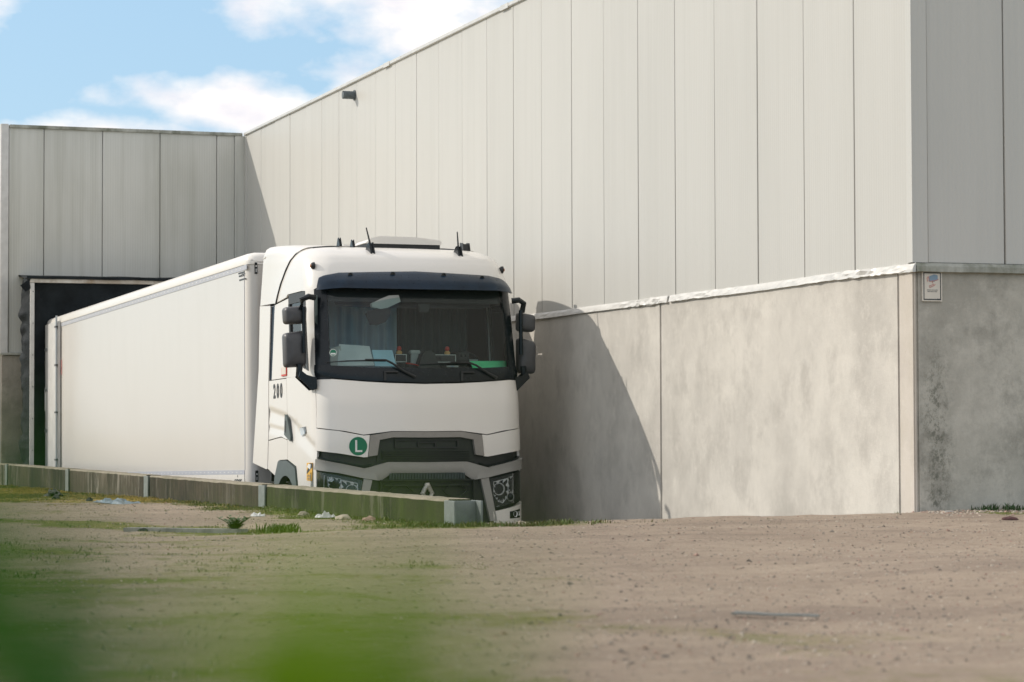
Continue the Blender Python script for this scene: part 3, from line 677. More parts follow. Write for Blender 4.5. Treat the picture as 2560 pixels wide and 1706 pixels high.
# silver moustache bar
patch('bumper_bar', sym([(u(.018), 1.285), (u(.22), 1.245), (u(.52), 1.178), (u(.70), 1.152), (u(.835), 1.238), (0, 1.236)]),
      sym([(u(.03), 1.402), (u(.22), 1.355), (u(.515), 1.292), (u(.60), 1.312), (u(.785), 1.362), (0, 1.356)]), 'silver', tu, off=.022, th=.08, dq=.03,
      offf=lambda q, t, f: -.02*max(0, .25-f)*4*(abs(q) < .6)+(.008*(f > .9)))
both('bumper_strut', [(u(.40), .68), (u(.485), .68), ], [(u(.505), 1.180), (u(.602), 1.160)], 'silver', tu, off=.012, th=.06)
# lower grille
lg = patch('lower_grille', [(u(.47), .62), (0, .62), (u(2.03), .62)], [(u(.60), 1.17), (0, 1.24), (u(1.90), 1.17)], 'grille', tu, off=-.03, th=.01)
V, F = join([boxg(x, x+.0075, -.012, .03, 1.165, 1.236) for x in np.arange(.80, 1.70, .0185)]); f_ = mesh('grille_fins', V, F, 'fender', lg); f_['kind'] = 'stuff'
for za, zb, x0, x1 in ((1.148, 1.160, .70, 1.80), (1.09, 1.10, .74, 1.76)):
    mesh('grille_bar', *boxg(x0, x1, -.018, .03, za, zb), 'grille', lg)
for x0, s in ((.78, 1), (1.72, -1)):
    V, F = tube([(x0, -.012, 1.03), (x0+s*.09, -.012, 1.10), (x0+s*.2, -.012, 1.10), (x0+s*.29, -.012, 1.03), (x0+s*.2, -.012, .96), (x0+s*.09, -.012, .96), (x0, -.012, 1.03)], .007, 4); mesh('grille_hex', V, F, 'grille', lg)
mesh('grille_bar', *boxg(.64, 1.86, -.016, .03, .80, .83), 'grille', lg)
for x in (.69, 1.80): mesh('grille_divider', *boxg(x, x+.012, -.004, .03, .62, 1.16), 'grille', lg)
o4 = [(-.020, .120), (.020, .120), (.080, .0), (.020, -.120), (-.020, -.120), (-.080, 0)]; i4 = [(-.001, .058), (.001, .058), (.034, 0), (.001, -.058), (-.001, -.058), (-.034, 0)]; V = []
mid = [(.5*(a[0]+b[0]), .5*(a[1]+b[1])) for a, b in zip(o4, i4)]
for ring, y in ((o4, -.015), (mid, -.05), (i4, -.02), (i4, .02), (o4, .02)): V += [(1.245+x, y, 1.005+z) for x, z in ring]
F = [(r*6+k, r*6+(k+1) % 6, ((r+1) % 5)*6+(k+1) % 6, ((r+1) % 5)*6+k) for r in range(5) for k in range(6)]
em = mesh('emblem', V, F, 'emblem', tu); em['label'] = 'silver diamond emblem'
# lower bumper
patch('bumper', [(u(.47), .40), (0, .40), (u(2.03), .40)], [(u(.47), .615), (0, .615), (u(2.03), .615)], 'black', tu, off=0, th=.05)
both('bumper_corner', [(Lq(.75), .42), (u(.02), .42), (u(.42), .40)], [(Lq(.75), .92), (u(.012), .895), (u(.452), .785)], 'white', tu, off=.012, th=.05)
# headlamps, one each side
for s in (-1, 1):
    X = (lambda x: x) if s < 0 else (lambda x: 2.5-x)
    def P_(l): l = [(u(x), z) for x, z in l]; return l if s < 0 else mir(l)
    hl = patch('headlamp', P_([(.018, .905), (.20, .86), (.43, .80)]), P_([(.018, 1.275), (.20, 1.235), (.50, 1.170)]), 'gloss', tu, off=-.012, th=.08)
    def FP(x, z, o): return S(u(X(x)), z, o)
    patch('lamp_lens', P_([(.03, .93), (.20, .88), (.44, .825)]), P_([(.03, 1.262), (.20, 1.222), (.49, 1.158)]), 'lens', hl, off=.012, th=.004)
    def bowl(x, z, r, m, ro=.35, y0=.002, dep=.05):
        c = FP(x, z, y0); n = c-FP(x, z, y0-.1); n /= np.linalg.norm(n); xx, yy, _ = frameof(n)
        V = []; F = []
        for j, (rr, dd) in enumerate(((1, 0), (.92, -.004), (.8, -.5), (.55, -.85), (.0, -1))):
            for k in range(18):
                a = 2*math.pi*k/18; V.append(Vector(c)+xx*(math.cos(a)*r*rr)+yy*(math.sin(a)*r*rr)+Vector(n)*(dd*dep))
        F = [(j*18+k, j*18+(k+1) % 18, (j+1)*18+(k+1) % 18, (j+1)*18+k) for j in range(4) for k in range(18)]
        return V, F
    def facet(pts, o1, m, nm):      # bright reflector plate with folded facets
        cx = sum(p[0] for p in pts)/len(pts); cz = sum(p[1] for p in pts)/len(pts); ring = []
        for i, p in enumerate(pts):
            q = pts[(i+1) % len(pts)]
            for f in (0, .25, .5, .75): ring.append((p[0]*(1-f)+q[0]*f, p[1]*(1-f)+q[1]*f))
        n = len(ring); V = [FP(x, z, o1) for x, z in ring]
        for sc_, d0, d1 in ((.72, -.006, -.030), (.42, -.040, -.016)): V += [FP(cx+(x-cx)*sc_, cz+(z-cz)*sc_, o1+(d0 if k % 2 else d1)) for k, (x, z) in enumerate(ring)]
        V.append(FP(cx, cz, o1-.045)); F = [(r*n+k, r*n+(k+1) % n, (r+1)*n+(k+1) % n, (r+1)*n+k) for r in range(2) for k in range(n)]+[(2*n+k, 2*n+(k+1) % n, 3*n) for k in range(n)]
        return mesh(nm, V, F, m, hl)
    facet([(.44, 1.13), (.44, .98), (.38, .90), (.32, .88), (.24, .97), (.25, 1.17)], -.004, 'reflector', 'reflector')
    facet([(.25, 1.18), (.24, 1.03), (.19, .98), (.115, 1.10), (.11, 1.205)], -.006, 'reflector', 'reflector')
    mesh('reflector', *bowl(.37, 1.045, .072, 'chrome', dep=.06, y0=.004), 'reflector', hl, smooth=True)
    mesh('reflector', *bowl(.15, 1.175, .028, 'chrome', dep=.02, y0=.006), 'chrome', hl, smooth=True)
    V, F = bowl(.225, .955, .052, 'chrome', dep=.05, y0=.008); mesh('projector', V, F, 'silverdev', hl, smooth=True)
    c = FP(.225, .955, .002); V, F = lathe([(.001, -.028), (.02, -.025), (.034, -.012), (.038, 0)], c, 1, 20); mesh('projector_lens', V, F, 'gloss', hl, smooth=True)
    V, F = join([tube([FP(.05, z, -.002), FP(.05, z+.02, -.002), FP(.40, z-.06, -.002)], .004, 5) for z in (.905,)]+[tube([FP(.075, .96, -.004), FP(.085, 1.22, -.004)], .006, 5)]); mesh('light_guide', V, F, 'silverdev', hl)
    fg = patch('fog_lamp', P_([(.085, .715), (.24, .705)]), P_([(.085, .815), (.24, .785)]), 'gloss', tu, off=.016, th=.03)
    mesh('reflector', *bowl(.17, .755, .036, 'chrome', dep=.02, y0=.024), 'reflector', fg, smooth=True); mesh('reflector', *bowl(.115, .762, .026, 'chrome', dep=.02, y0=.024), 'reflector', fg, smooth=True)
    patch('side_lamp', ([(Lq(.42), 1.0), (u(.006), .96)] if s < 0 else mir([(Lq(.42), 1.0), (u(.006), .96)])), ([(Lq(.42), 1.25), (u(.006), 1.262)] if s < 0 else mir([(Lq(.42), 1.25), (u(.006), 1.262)])), 'lens', tu, off=.006, th=.01)
# windscreen and its black surround
wsb = [(u(.165), 2.435), (u(.6), 2.425), (0, 2.42)]; wst = [(u(.185), 3.34), (u(.6), 3.36), (0, 3.37)]
ws = patch('windscreen', sym(wsb), sym(wst), 'glass', tu, off=-.002, rim=False)
patch('sun_blind', sym([(u(.26), 3.245), (u(.30), 3.195), (u(.36), 3.175), (u(.6), 3.165), (0, 3.16)]), sym([(u(.185), 3.42), (u(.24), 3.42), (u(.33), 3.42), (u(.6), 3.44), (0, 3.45)]), 'black', tu, off=-.13, th=.01)
both('pillar', [(u(.038), 2.30), (u(.168), 2.30)], [(u(.070), 3.335), (u(.19), 3.40)], 'gloss', tu, off=.004, th=.04)
patch('wiper_panel', sym([(u(.036), 2.335), (u(.30), 2.302), (u(.56), 2.282), (0, 2.258)]), sym([(u(.036), 2.465), (u(.165), 2.455), (u(.56), 2.432), (0, 2.425)]), 'gloss', tu, off=.006, th=.03, offf=lambda q, t, f: .014*(1-abs(2*f-1)))
for x in (.80, 1.72):
    V, F = join([tube([S(u(x+d), 2.375, .03) for d in (-.03, .05, .13)], .013, 8), boxg(*sum(zip(S(u(x-.02), 2.30, .01)-.016, S(u(x-.02), 2.36, .03)+.012), ()))]); mesh('grab_handle', V, F, 'black', tu)
# sun visor
vi = patch('sun_visor', sym([(u(.115), 3.305), (u(.15), 3.298), (u(.45), 3.292), (0, 3.288)]), sym([(u(.125), 3.455), (u(.17), 3.478), (u(.33), 3.508), (0, 3.535)]), 'visor', tu, th=.012, dz=.03,
      offf=lambda q, t, f: .03+.145*(1-f)**.8*min(1, .22+2.6*max(0, 1.22-abs(q))))
for x, z in ((.45, 3.462), (.95, 3.48), (1.57, 3.478), (2.05, 3.458)):
    c = S(u(x), z, .070); V, F = lathe([(.028, .0), (.030, -.012), (.020, -.014), (.012, -.004), (.0, -.004)], c, 1, 14); mesh('visor_bolt', V, F, 'black', vi, smooth=True)
# roof aerials, lamps, hatch
def aerial(x, y, z, hgt, lean):
    a = mesh('aerial', *prism([(y-.05, z-.02), (y+.16, z+.03), (y+.05, z+.115), (y+.02, z+.12)], x-.028, x+.028, 0), 'gloss', tu, bevel=.016)
    if hgt: V, F = tube([(x, y+.035, z+.10), (x+lean, y+.05+hgt*.1, z+.10+hgt)], [.013, .0075], 8); mesh('whip', V, F, 'black', a)
    return a
def fin(x, y, z): return mesh('aerial_fin', *prism([(y-.03, z-.02), (y+.08, z-.01), (y+.035, z+.065), (y+.02, z+.07)], x-.016, x+.016, 0), 'gloss', tu, bevel=.008)
aerial(.83, .72, 3.775, .21, -.04); aerial(1.91, .72, 3.755, .21, .0)
fin(.61, 1.25, 3.93); fin(.85, 1.5, 3.935)
V, F = prism([(1.2, 3.87), (1.32, 3.90), (1.31, 3.975), (1.23, 3.965)], 2.13, 2.22, 0); mesh('roof_beacon_mount', V, F, 'black', tu, bevel=.012)
V, F = prism([(.94, 3.955), (1.0, 4.005), (1.10, 4.028), (1.55, 4.026), (1.85, 3.995), (1.865, 3.975), (1.86, 3.955)], 1.25, 1.85, 1); mesh('roof_hatch', V, F, 'cream', tu, bevel=.008)
box('hatch_seal', (.96, 1.86, 1.27, 1.83, 3.90, 3.957), 'black', tu)
for q, y in ((Lq(.17), 1), (Rq(.17), 1)):
    p = S(q, 3.60, .012); V, F = lathe([(.0, -.03), (.025, -.026), (.04, -.008), (.044, .014)], p, 0, 14); ml = mesh('marker_lamp', V, F, 'black', tu, smooth=True)
    V, F = lathe([(.0, -.042*(1 if q < 0 else -1)), (.018, -.034*(1 if q < 0 else -1)), (.024, -.02*(1 if q < 0 else -1))], p, 0, 12); mesh('lamp_glass', V, F, 'amber', ml, smooth=True)
# doors and sleeper side panels with the slanted crease
def crease(q, t, f):
    v = abs(q)-Q0+.40; zc = np.interp(v, [.2, .82, 1.16, 1.42, 2.2], [1.50, 1.73, 1.84, 1.90, 2.00]); d = zc-t; w = .13+.06*min(1, v)
    o = -.014*(1-d/w) if 0 <= d < w else (-.014*max(0, 1+d/.05) if -.05 < d < 0 else 0)
    zc2 = np.interp(v, [1.4, 2.2], [1.735, 1.81]); d2 = zc2-t
    if v > 1.38: o += (-.010*(1-d2/.09) if 0 <= d2 < .09 else (-.010*max(0, 1+d2/.03) if -.03 < d2 < 0 else 0))
    return o
def pair(name, bot, top, m, **k):
    a = patch(name, bot, top, m, tu, **k); b = patch(name, mir(bot), mir(top), m, tu, **k); return a, b
dA, dB = pair('door', [(u(.022), .94), (Lq(.55), .90), (Lq(.93), .90), (Lq(.945), 1.13), (Lq(1.01), 1.325), (Lq(1.375), 1.405)], [(u(.030), 2.36), (Lq(.55), 2.36), (Lq(.93), 2.36), (Lq(.945), 2.36), (Lq(1.01), 2.36), (Lq(1.375), 2.36)], 'cream', offf=crease, dz=.022, dq=.06, th=.03)
for s, d in ((-1, dA), (1, dB)):
    Q = (lambda l: l) if s < 0 else mir
    x0 = 0 if s < 0 else 2.5
    # window frame: front post, sill, and the white panel behind the window
    patch('window_post', Q([(u(.034), 2.36), (Lq(.39), 2.36)]), Q([(u(.066), 3.325), (Lq(.34), 3.325)]), 'cream', d, th=.03)
    patch('window_sill', Q([(Lq(.385), 2.358), (Lq(.75), 2.358), (Lq(1.16), 2.358)]), Q([(Lq(.385), 2.40), (Lq(.75), 2.47), (Lq(1.16), 2.50)]), 'cream', d, th=.03)
    patch('window_top', Q([(Lq(.34), 3.215), (Lq(1.16), 3.215)]), Q([(Lq(.34), 3.325), (Lq(1.16), 3.33)]), 'black', d, th=.03, off=-.003)
    patch('window_seal', Q([(Lq(.386), 2.405), (Lq(.44), 2.42)]), Q([(Lq(.345), 3.215), (Lq(.40), 3.215)]), 'black', d, off=.006, th=.02)
    patch('window_seal', Q([(Lq(1.10), 2.49), (Lq(1.16), 2.495)]), Q([(Lq(1.10), 3.215), (Lq(1.16), 3.215)]), 'black', d, off=.004, th=.02)
    patch('quarter_bar', Q([(Lq(.60), 2.45), (Lq(.635), 2.455)]), Q([(Lq(.53), 3.215), (Lq(.565), 3.215)]), 'hinge', d, off=.002, th=.02)
    patch('window', Q([(Lq(.40), 2.41), (Lq(.75), 2.47), (Lq(1.14), 2.49)]), Q([(Lq(.36), 3.22), (Lq(.75), 3.22), (Lq(1.14), 3.22)]), 'sideglass', d, off=-.014, rim=False)
    # handle
    V, F = prism([(1.39, 1.93), (1.30, 1.885), (1.16, 1.665), (1.17, 1.62), (1.42, 1.70), (1.41, 1.75)], x0+s*.002, x0+s*.030, 0); h = mesh('door_handle', V, F, 'fender', d, bevel=.006)
    V, F = prism([(1.385, 1.87), (1.33, 1.85), (1.345, 1.715), (1.395, 1.73)], x0+s*.0295, x0+s*.0325, 0); mesh('handle_recess', V, F, 'black', h)
    ext('side_repeater', [(.84, 1.735), (.74, 1.83), (.40, 1.77), (.39, 1.64), (.62, 1.655)], x0-.004, x0+.004, 'white', tu, bevel=.003) if 0 else None
    V, F = prism([(.85, 1.765), (.60, 1.775), (.575, 1.70), (.80, 1.675)], x0+s*.0, x0+s*.009, 0); mesh('side_repeater', V, F, 'lens', d)
    rearp = patch('sleeper_panel', Q([(Lq(1.385), 1.645), (Lq(1.47), 1.650), (Lq(1.66), 1.680), (Lq(2.215), 1.648)]), Q([(Lq(1.385), 2.352), (Lq(1.47), 2.352), (Lq(1.66), 2.352), (Lq(2.19), 2.352)]), 'cream', tu, offf=crease, dz=.022, dq=.06, th=.03)
    patch('sleeper_step_panel', Q([(Lq(1.385), 1.408), (Lq(1.735), 1.405), (Lq(1.895), 1.21), (Lq(2.26), 1.305)]), Q([(Lq(1.385), 1.632), (Lq(1.66), 1.667), (Lq(1.9), 1.655), (Lq(2.215), 1.635)]), 'cream', tu, th=.03)
    patch('sleeper_upper_panel', Q([(Lq(1.165), 2.362), (Lq(2.055), 2.362)]), Q([(Lq(1.165), 3.285), (Lq(1.855), 3.245)]), 'cream', tu, th=.03)
    patch('air_gap_trim', Q([(Lq(2.068), 2.362), (Lq(2.20), 2.362)]), Q([(Lq(1.868), 3.24), (Lq(2.09), 3.235)]), 'visor', tu, off=-.012, th=.02)
    # fairings
    ext('side_fairing', [(2.105, 3.235), (2.565, 3.262), (2.63, 2.5), (2.92, 1.39), (2.31, 1.31), (2.275, 1.312), (2.225, 1.70), (2.21, 2.35)], x0+s*.006, x0-s*.05, 'cream', tu, bevel=.012)
    # wheel arch
    oa = [(.93, .80), (.965, 1.11), (1.02, 1.30), (1.39, 1.392), (1.70, 1.392), (1.745, 1.375), (1.895, 1.19), (1.93, .80)]
    ang = np.linspace(math.pi, 0, 15); ia = [(1.42-.58*math.cos(a), .62+.60*math.sin(a)) for a in ang]; ia = [(1.42+.55, .60)] + ia + [(1.42-.55, .60)] if 0 else [(1.88, .80)]+[(1.42+.46*math.cos(a), .76+.465*math.sin(a)) for a in np.linspace(.12, math.pi-.12, 15)]+[(.96, .80)]
    ext('wheel_arch', oa+ia, x0+s*.02, x0-s*.06, 'fender', tu, bevel=.005)
    V, F = join([boxg(min(x0-s*.06, x0-s*.35), max(x0-s*.06, x0-s*.35), .95, .97, .6, 1.3), boxg(min(x0-s*.06, x0-s*.35), max(x0-s*.06, x0-s*.35), .95, 1.9, 1.28, 1.30)]); mesh('arch_liner', V, F, 'rubber', tu)
    # mirrors on their bracket
    mx0, mx1 = (-.33, -.038) if s < 0 else (2.51, 2.745)
    if s > 0: mz = ((2.38, 2.81), (2.87, 3.105))
    else: mz = ((2.435, 2.87), (2.925, 3.15))
    xa = x0-.08 if s > 0 else x0
    br = join([tube([(xa-s*.02, .30, 3.225), (xa+s*.06, .27, 3.235), (xa+s*.13, .30, 3.20), (xa+s*.125, .34, 3.10)], .034, 8),
               tube([(xa+s*.10, .32, 3.12), (xa+s*.10, .32, 2.60)], .024, 8), tube([(xa+s*.14, .36, 2.47), (xa+s*.15, .36, 2.36), (xa+s*.12, .34, 2.31)], .038, 8)])
    arm = mesh('mirror_arm', *br, 'gloss', tu, smooth=True)
    V, F = prism([(s*.15, 2.385), (s*.17, 2.33), (s*.02, 2.19), (-s*.02, 2.20), (-s*.02, 2.31), (s*.09, 2.34)], .26, .40, 1); mesh('mirror_foot', [(xa+v[0], v[1], v[2]) for v in V], F, 'gloss', arm, bevel=.012)
    for z0, z1 in mz:
        lo = .05 if z1-z0 > .3 else .035
        prof = [(mx0+.03, z0), (mx1-.012, z0+.012), (mx1-.002, z1-.005), (mx0+.018, z1-lo*.9)] if s < 0 else [(mx0+.006, z0+.012), (mx1-.02, z0), (mx1-.010, z1-lo), (mx0+.01, z1)]
        R_ = .045; pts = []
        for k in range(4):       # rounded outline
            p = Vector(prof[k]); a_ = (Vector(prof[k-1])-p).normalized(); b_ = (Vector(prof[(k+1) % 4])-p).normalized()
            A, B = p+a_*R_, p+b_*R_
            for f in (0, .25, .5, .75, 1): pts.append(A*(1-f)**2+p*2*f*(1-f)+B*f*f)
        n = len(pts); c = Vector(((mx0+mx1)/2, (z0+z1)/2)); V = []
        for sc_, y in ((.93, .505), (.99, .49), (1.0, .44), (.985, .405), (.93, .375), (.82, .355), (.60, .342), (.25, .336)):
            for p in pts: q = c+(p-c)*sc_; V.append((q.x, y, q.y))
        F = [(j*n+k, j*n+(k+1) % n, (j+1)*n+(k+1) % n, (j+1)*n+k) for j in range(7) for k in range(n)]+[tuple(range(n)), tuple(range(8*n-1, 7*n-1, -1))]
        mb = mesh('mirror_housing', V, F, 'mirror', tu, smooth=True)
        V, F = prism([tuple(c+(p-c)*.86) for p in pts], .503, .508, 1); mesh('mirror_glass', V, F, 'chrome', mb)
    # wheels
    for y, r, nm in ((1.42, .50, 'front_wheel'), (5.1, .52, 'drive_wheel')):
        ww = .30 if y < 2 else .58; c = (x0-s*(.06+ww/2), y, r); tp = [(r-.26, -ww/2), (r-.05, -ww/2), (r, -ww/2+.04), (r, ww/2-.04), (r-.05, ww/2), (r-.26, ww/2)]
        w_ = mesh(nm, *lathe(tp, c, 0, 40), 'rubber', tu, smooth=True)
        f = s; mesh('rim', *lathe([(.0, f*(ww/2-.01)), (.11, f*(ww/2-.01)), (.12, f*(ww/2-.06)), (.2, f*(ww/2-.09)), (.24, f*(ww/2-.02)), (.26, f*(ww/2-.02))], c, 0, 28), 'skin' if 0 else 'hinge', w_, smooth=True)
    # roof deflector side, red notice
def vt(v, t):       # side parameter of the shell point that lies v behind the nose at height t
    lo, hi = .05, 2.2
    for _ in range(30):
        m = (lo+hi)/2
        if S0(Lq(m) if m > .4 else Lq(.4), t)[1] < v: lo = m
        else: hi = m
    return Lq(m)
seam = [(vt(1.86, 3.27), 3.262), (vt(1.70, 3.47), 3.47), (vt(1.53, 3.65), 3.65), (vt(1.42, 3.76), 3.78), (vt(1.30, 3.82), 3.89), (u(.05), 4.03), (u(.14), 4.14), (u(.30), 4.26), (u(.52), 4.38), (u(.85), 4.52)]
rear = [(.0, 2.575, 3.28), (.0, 2.52, 3.48), (.0, 2.47, 3.66), (.0, 2.44, 3.78), (.006, 2.41, 3.88), (.03, 2.39, 3.945), (.075, 2.385, 3.975), (.18, 2.38, 3.985), (.45, 2.38, 3.99), (.85, 2.38, 3.99)]
for s in (-1, 1):
    def mx(p): return (p[0] if s < 0 else 2.5-p[0], p[1], p[2])
    A = []; Bk = []; n = 6
    for i in range(len(seam)-1):
        for k in range(n):
            f = k/n; A.append(S(seam[i][0]*(1-f)+seam[i+1][0]*f, seam[i][1]*(1-f)+seam[i+1][1]*f, .016)); Bk.append(np.array(rear[i])*(1-f)+np.array(rear[i+1])*f)
    A.append(S(*seam[-1], .016)); Bk.append(np.array(rear[-1])); m = len(A); V = []; K = 10
    for a_, b_ in zip(A, Bk):
        for k in range(K+1):
            f = k/K; p = a_*(1-f)+b_*f; e = (1-(1-f)**2.2)*1.; p = np.array([a_[0]*(1-e)+b_[0]*e, p[1], a_[2]*(1-(f*.4+e*.6))+b_[2]*(f*.4+e*.6)]); V.append(mx(p))
    F = [(i*(K+1)+k, i*(K+1)+k+1, (i+1)*(K+1)+k+1, (i+1)*(K+1)+k) for i in range(m-1) for k in range(K)]
    o0 = len(V); V += [mx(a_+np.array([.012, .05, -.02])) for a_ in A]; F += [(i*(K+1), (i+1)*(K+1), o0+i+1, o0+i) for i in range(m-1)]
    o1 = len(V); V += [mx(b_+np.array([.03, .0, -.015])) for b_ in Bk]; F += [(i*(K+1)+K, (i+1)*(K+1)+K, o1+i+1, o1+i) for i in range(m-1)]
    mesh('roof_deflector', V, F, 'cream', tu, smooth=True)
    mesh('deflector_seal', *tube([mx(S(seam[i][0], seam[i][1], .004)+np.array([0, -.004, 0])) for i in range(8)], .011, 6), 'darkink', tu, smooth=True)
    ext('deflector_lip', [(2.33, 3.845), (2.435, 3.838), (2.433, 3.850), (2.33, 3.857)], -.004 if s < 0 else 2.496, .004 if s < 0 else 2.504, 'cream', tu)
box('deflector_deck', (.84, 1.66, 1.9, 2.38, 3.955, 3.99), 'cream', tu, bevel=.012)
ntc = box('door_notice', (-.012, -.001, 1.39, 1.60, 2.385, 2.485), 'red', tu); box('notice_face', (-.014, -.0125, 1.40, 1.585, 2.405, 2.49), 'sign', ntc); ntc['label'] = 'red edged white notice'
yb = lambda o, z0: basis(o, (0, -1, 0), (-1, 0, 0))
text('fleet_number', '2 0 0', .230, 'darkink', tu, basis((-.0035, 1.79, 2.212), (0, -1, 0), (-1, 0, 0)), .84, .007)
# yellow blind spot sticker on the lower door corner
st = mesh('blind_spot_sticker', *prism([(.335, 1.362), (.565, 1.362), (.575, 1.165), (.36, 1.155)], -.0045, -.001, 0), 'yellow', tu); st['label'] = 'yellow and black blind spot sticker'
mesh('print', *prism([(.34, 1.358), (.45, 1.358), (.45, 1.33), (.34, 1.30)], -.006, -.0046, 0), 'darkink', st); mesh('print', *prism([(.35, 1.31), (.56, 1.235), (.565, 1.262), (.50, 1.31), (.36, 1.345)], -.0055, -.0046, 0), 'darkink', st)
mesh('print', *prism([(.40, 1.345), (.50, 1.35), (.55, 1.315), (.42, 1.285)], -.0065, -.0046, 0), 'whiteink', st)
for i, s_ in enumerate(('ANGLES', 'MORTS')): text('lettering', s_, .038, 'frame', st, basis((-.005, .465, 1.215-i*.034), (0, -1, 0), (-1, 0, 0)), 1.1)
# wipers
for pts in ([(.14, 2.487), (.36, 2.500), (.56, 2.505), (.80, 2.500), (.87, 2.465), (1.00, 2.375), (1.13, 2.31)], [(1.17, 2.468), (1.40, 2.478), (1.57, 2.483), (1.80, 2.478), (1.88, 2.45), (2.02, 2.36), (2.13, 2.305)]):
    bl_ = [S(u(x), z, .022) for x, z in pts[:4]]; am = [S(u(x), z+.006, .04) for x, z in pts[2:]]
    w_ = mesh('wiper', *tube(am, [.010, .012, .012, .014, .018], 8), 'black', tu, smooth=True)
    mesh('wiper_blade', *tube(bl_, [.004, .009, .010, .007], 6), 'black', w_)
# green emission badge inside the glass
gm = on_front(.212, 2.60, .004); V, F = prism([(math.cos(a)*.042, math.sin(a)*.042) for a in np.linspace(0, 2*math.pi, 33)[:-1]], -.001, .0, 2)
eb = mesh('emission_badge', [gm @ Vector(v) for v in V], F, 'green', tu); gm2 = on_front(.212, 2.60, .0055)
V, F = join([prism([(-.027, -.022), (.027, -.022), (.027, -.004), (-.027, -.004)], -.001, 0, 2)]+[prism([(math.cos(a)*.041, math.sin(a)*.041), (math.cos(b)*.041, math.sin(b)*.041), (math.cos(b)*.036, math.sin(b)*.036), (math.cos(a)*.036, math.sin(a)*.036)], -.001, 0, 2) for a, b in zip(np.linspace(0, 6.2832, 25)[:-1], np.linspace(0, 6.2832, 25)[1:])])
mesh('print', [gm2 @ Vector(v) for v in V], F, 'whiteink', eb)
# cab interior
patch('dashboard', sym([(u(.08), 2.38), (0, 2.38)]), sym([(u(.08), 2.41), (0, 2.41)]), 'dash', tu, off=-.03, th=.45)
box('dash_shelf', (.12, 2.38, .62, .86, 2.28, 2.44), 'dash', tu, bevel=.02)
def curtain(x0, x1, y, z0, z1, m, n, amp):
    V = []; k = int((x1-x0)/.012)
    for z in (z0, (z0+z1)/2, z1):
        for i in range(k+1): x = x0+(x1-x0)*i/k; V.append((x, y+amp*math.sin(i/k*n*2*math.pi+.5*math.sin(i*.3))+.01*z, z))
    return mesh('cab_curtain', V, [(j*(k+1)+i, j*(k+1)+i+1, (j+1)*(k+1)+i+1, (j+1)*(k+1)+i) for j in range(2) for i in range(k)], m, tu, smooth='all')
V = [(.07+.012*math.sin(y*55), y, z) for z in (2.38, 3.26) for y in np.linspace(.385, 1.14, 60)]; mesh('sun_block_sheet', V, [(i, i+1, i+61, i+60) for i in range(59)], 'curtain', tu, smooth='all')  # sheet added inside the left window to block sun crossing the cab
curtain(.10, 1.27, 1.12, 2.0, 3.36, 'curtainreflect', 9, .030); curtain(1.29, 2.16, 1.14, 2.0, 3.36, 'curtain', 8, .028)
V, F = tube([(1.30, .95, 3.3), (1.27, .95, 3.12), (1.265, .95, 2.9), (1.22, .95, 2.7), (1.17, .95, 2.55)], .007, 6); mesh('reflection_edge', V, F, 'black', tu)  # dark line modelled along the edge of the windscreen reflection
V, F = lathe([(.001, 0), (.001, .0)], (0, 0, 0), 2, 4) if 0 else tube([(2.02+.21*math.cos(a), .98+.07*math.sin(a), 2.56+.10*math.sin(a)) for a in np.linspace(0, 2*math.pi, 29)], .016, 8, False)
sw = mesh('steering_wheel', V, F, 'black', tu, smooth=True); mesh('wheel_hub', *boxg(1.93, 2.11, .94, 1.0, 2.52, 2.59), 'dash', sw, bevel=.02); mesh('spoke', *boxg(1.82, 2.22, .965, .985, 2.545, 2.575), 'silverdev', sw)
V, F = prism([(1.30, 2.40), (1.37, 2.60), (1.40, 2.63), (1.45, 2.63), (1.49, 2.60), (1.56, 2.40)], .44, .60, 1); mesh('dash_centre_hood', V, F, 'black', tu, bevel=.015)
for a, b in ((1.10, 1.235), (1.56, 1.84)):
    f = mesh('overhead_radio', *boxg(a, b, .69, .80, 2.525, 2.61), 'black', tu)
    V, F = join([boxg(a-.004, b+.004, .683, .69, z, z+.007) for z in (2.521, 2.606)]+[boxg(x, x+.007, .683, .69, 2.521, 2.613) for x in (a-.004, b-.003)]); mesh('bezel', V, F, 'whiteink', f)
for x in (1.60, 1.645): mesh('vent', *lathe([(.0, -.004), (.018, -.004), (.02, .004)], (x, .682, 2.567), 1, 12), 'gloss', tu)
dv = mesh('card_reader', *boxg(1.28, 1.40, .66, .74, 2.615, 2.66), 'silverdev', tu, bevel=.008); mesh('stand', *boxg(1.29, 1.385, .67, .72, 2.50, 2.618), 'silverdev', dv, bevel=.01)
mesh('switch_block', *boxg(1.86, 2.0, .66, .76, 2.54, 2.645), 'dash', tu, bevel=.01)
for x in (1.90, 1.95): mesh('switch', *boxg(x-.012, x+.012, .652, .662, 2.585, 2.615), 'gloss', tu)
rm = mesh('screen_camera', *prism([(.70, 3.135), (.70, 3.165), (.80, 3.215), (.90, 3.255), (1.01, 3.262), (1.03, 3.20), (.88, 3.13), (.80, 3.115)], .29, .35, 1), 'silverdev', tu, bevel=.008)
mesh('interior_mirror', *prism([(.65, 3.05), (.70, 2.94), (.77, 2.935), (.86, 2.97), (.915, 3.03), (.93, 3.13), (.80, 3.12), (.68, 3.08)], .33, .37, 1), 'gloss', tu, bevel=.01)
mesh('rain_sensor', *prism([(1.26, 3.17), (1.39, 3.17), (1.375, 3.085), (1.28, 3.085)], .30, .35, 1), 'black', tu, bevel=.006)
box('chassis', (.78, .90, 1.0, 6.6, .72, .98), 'steel', tu); box('chassis', (1.60, 1.72, 1.0, 6.6, .72, .98), 'steel', tu)
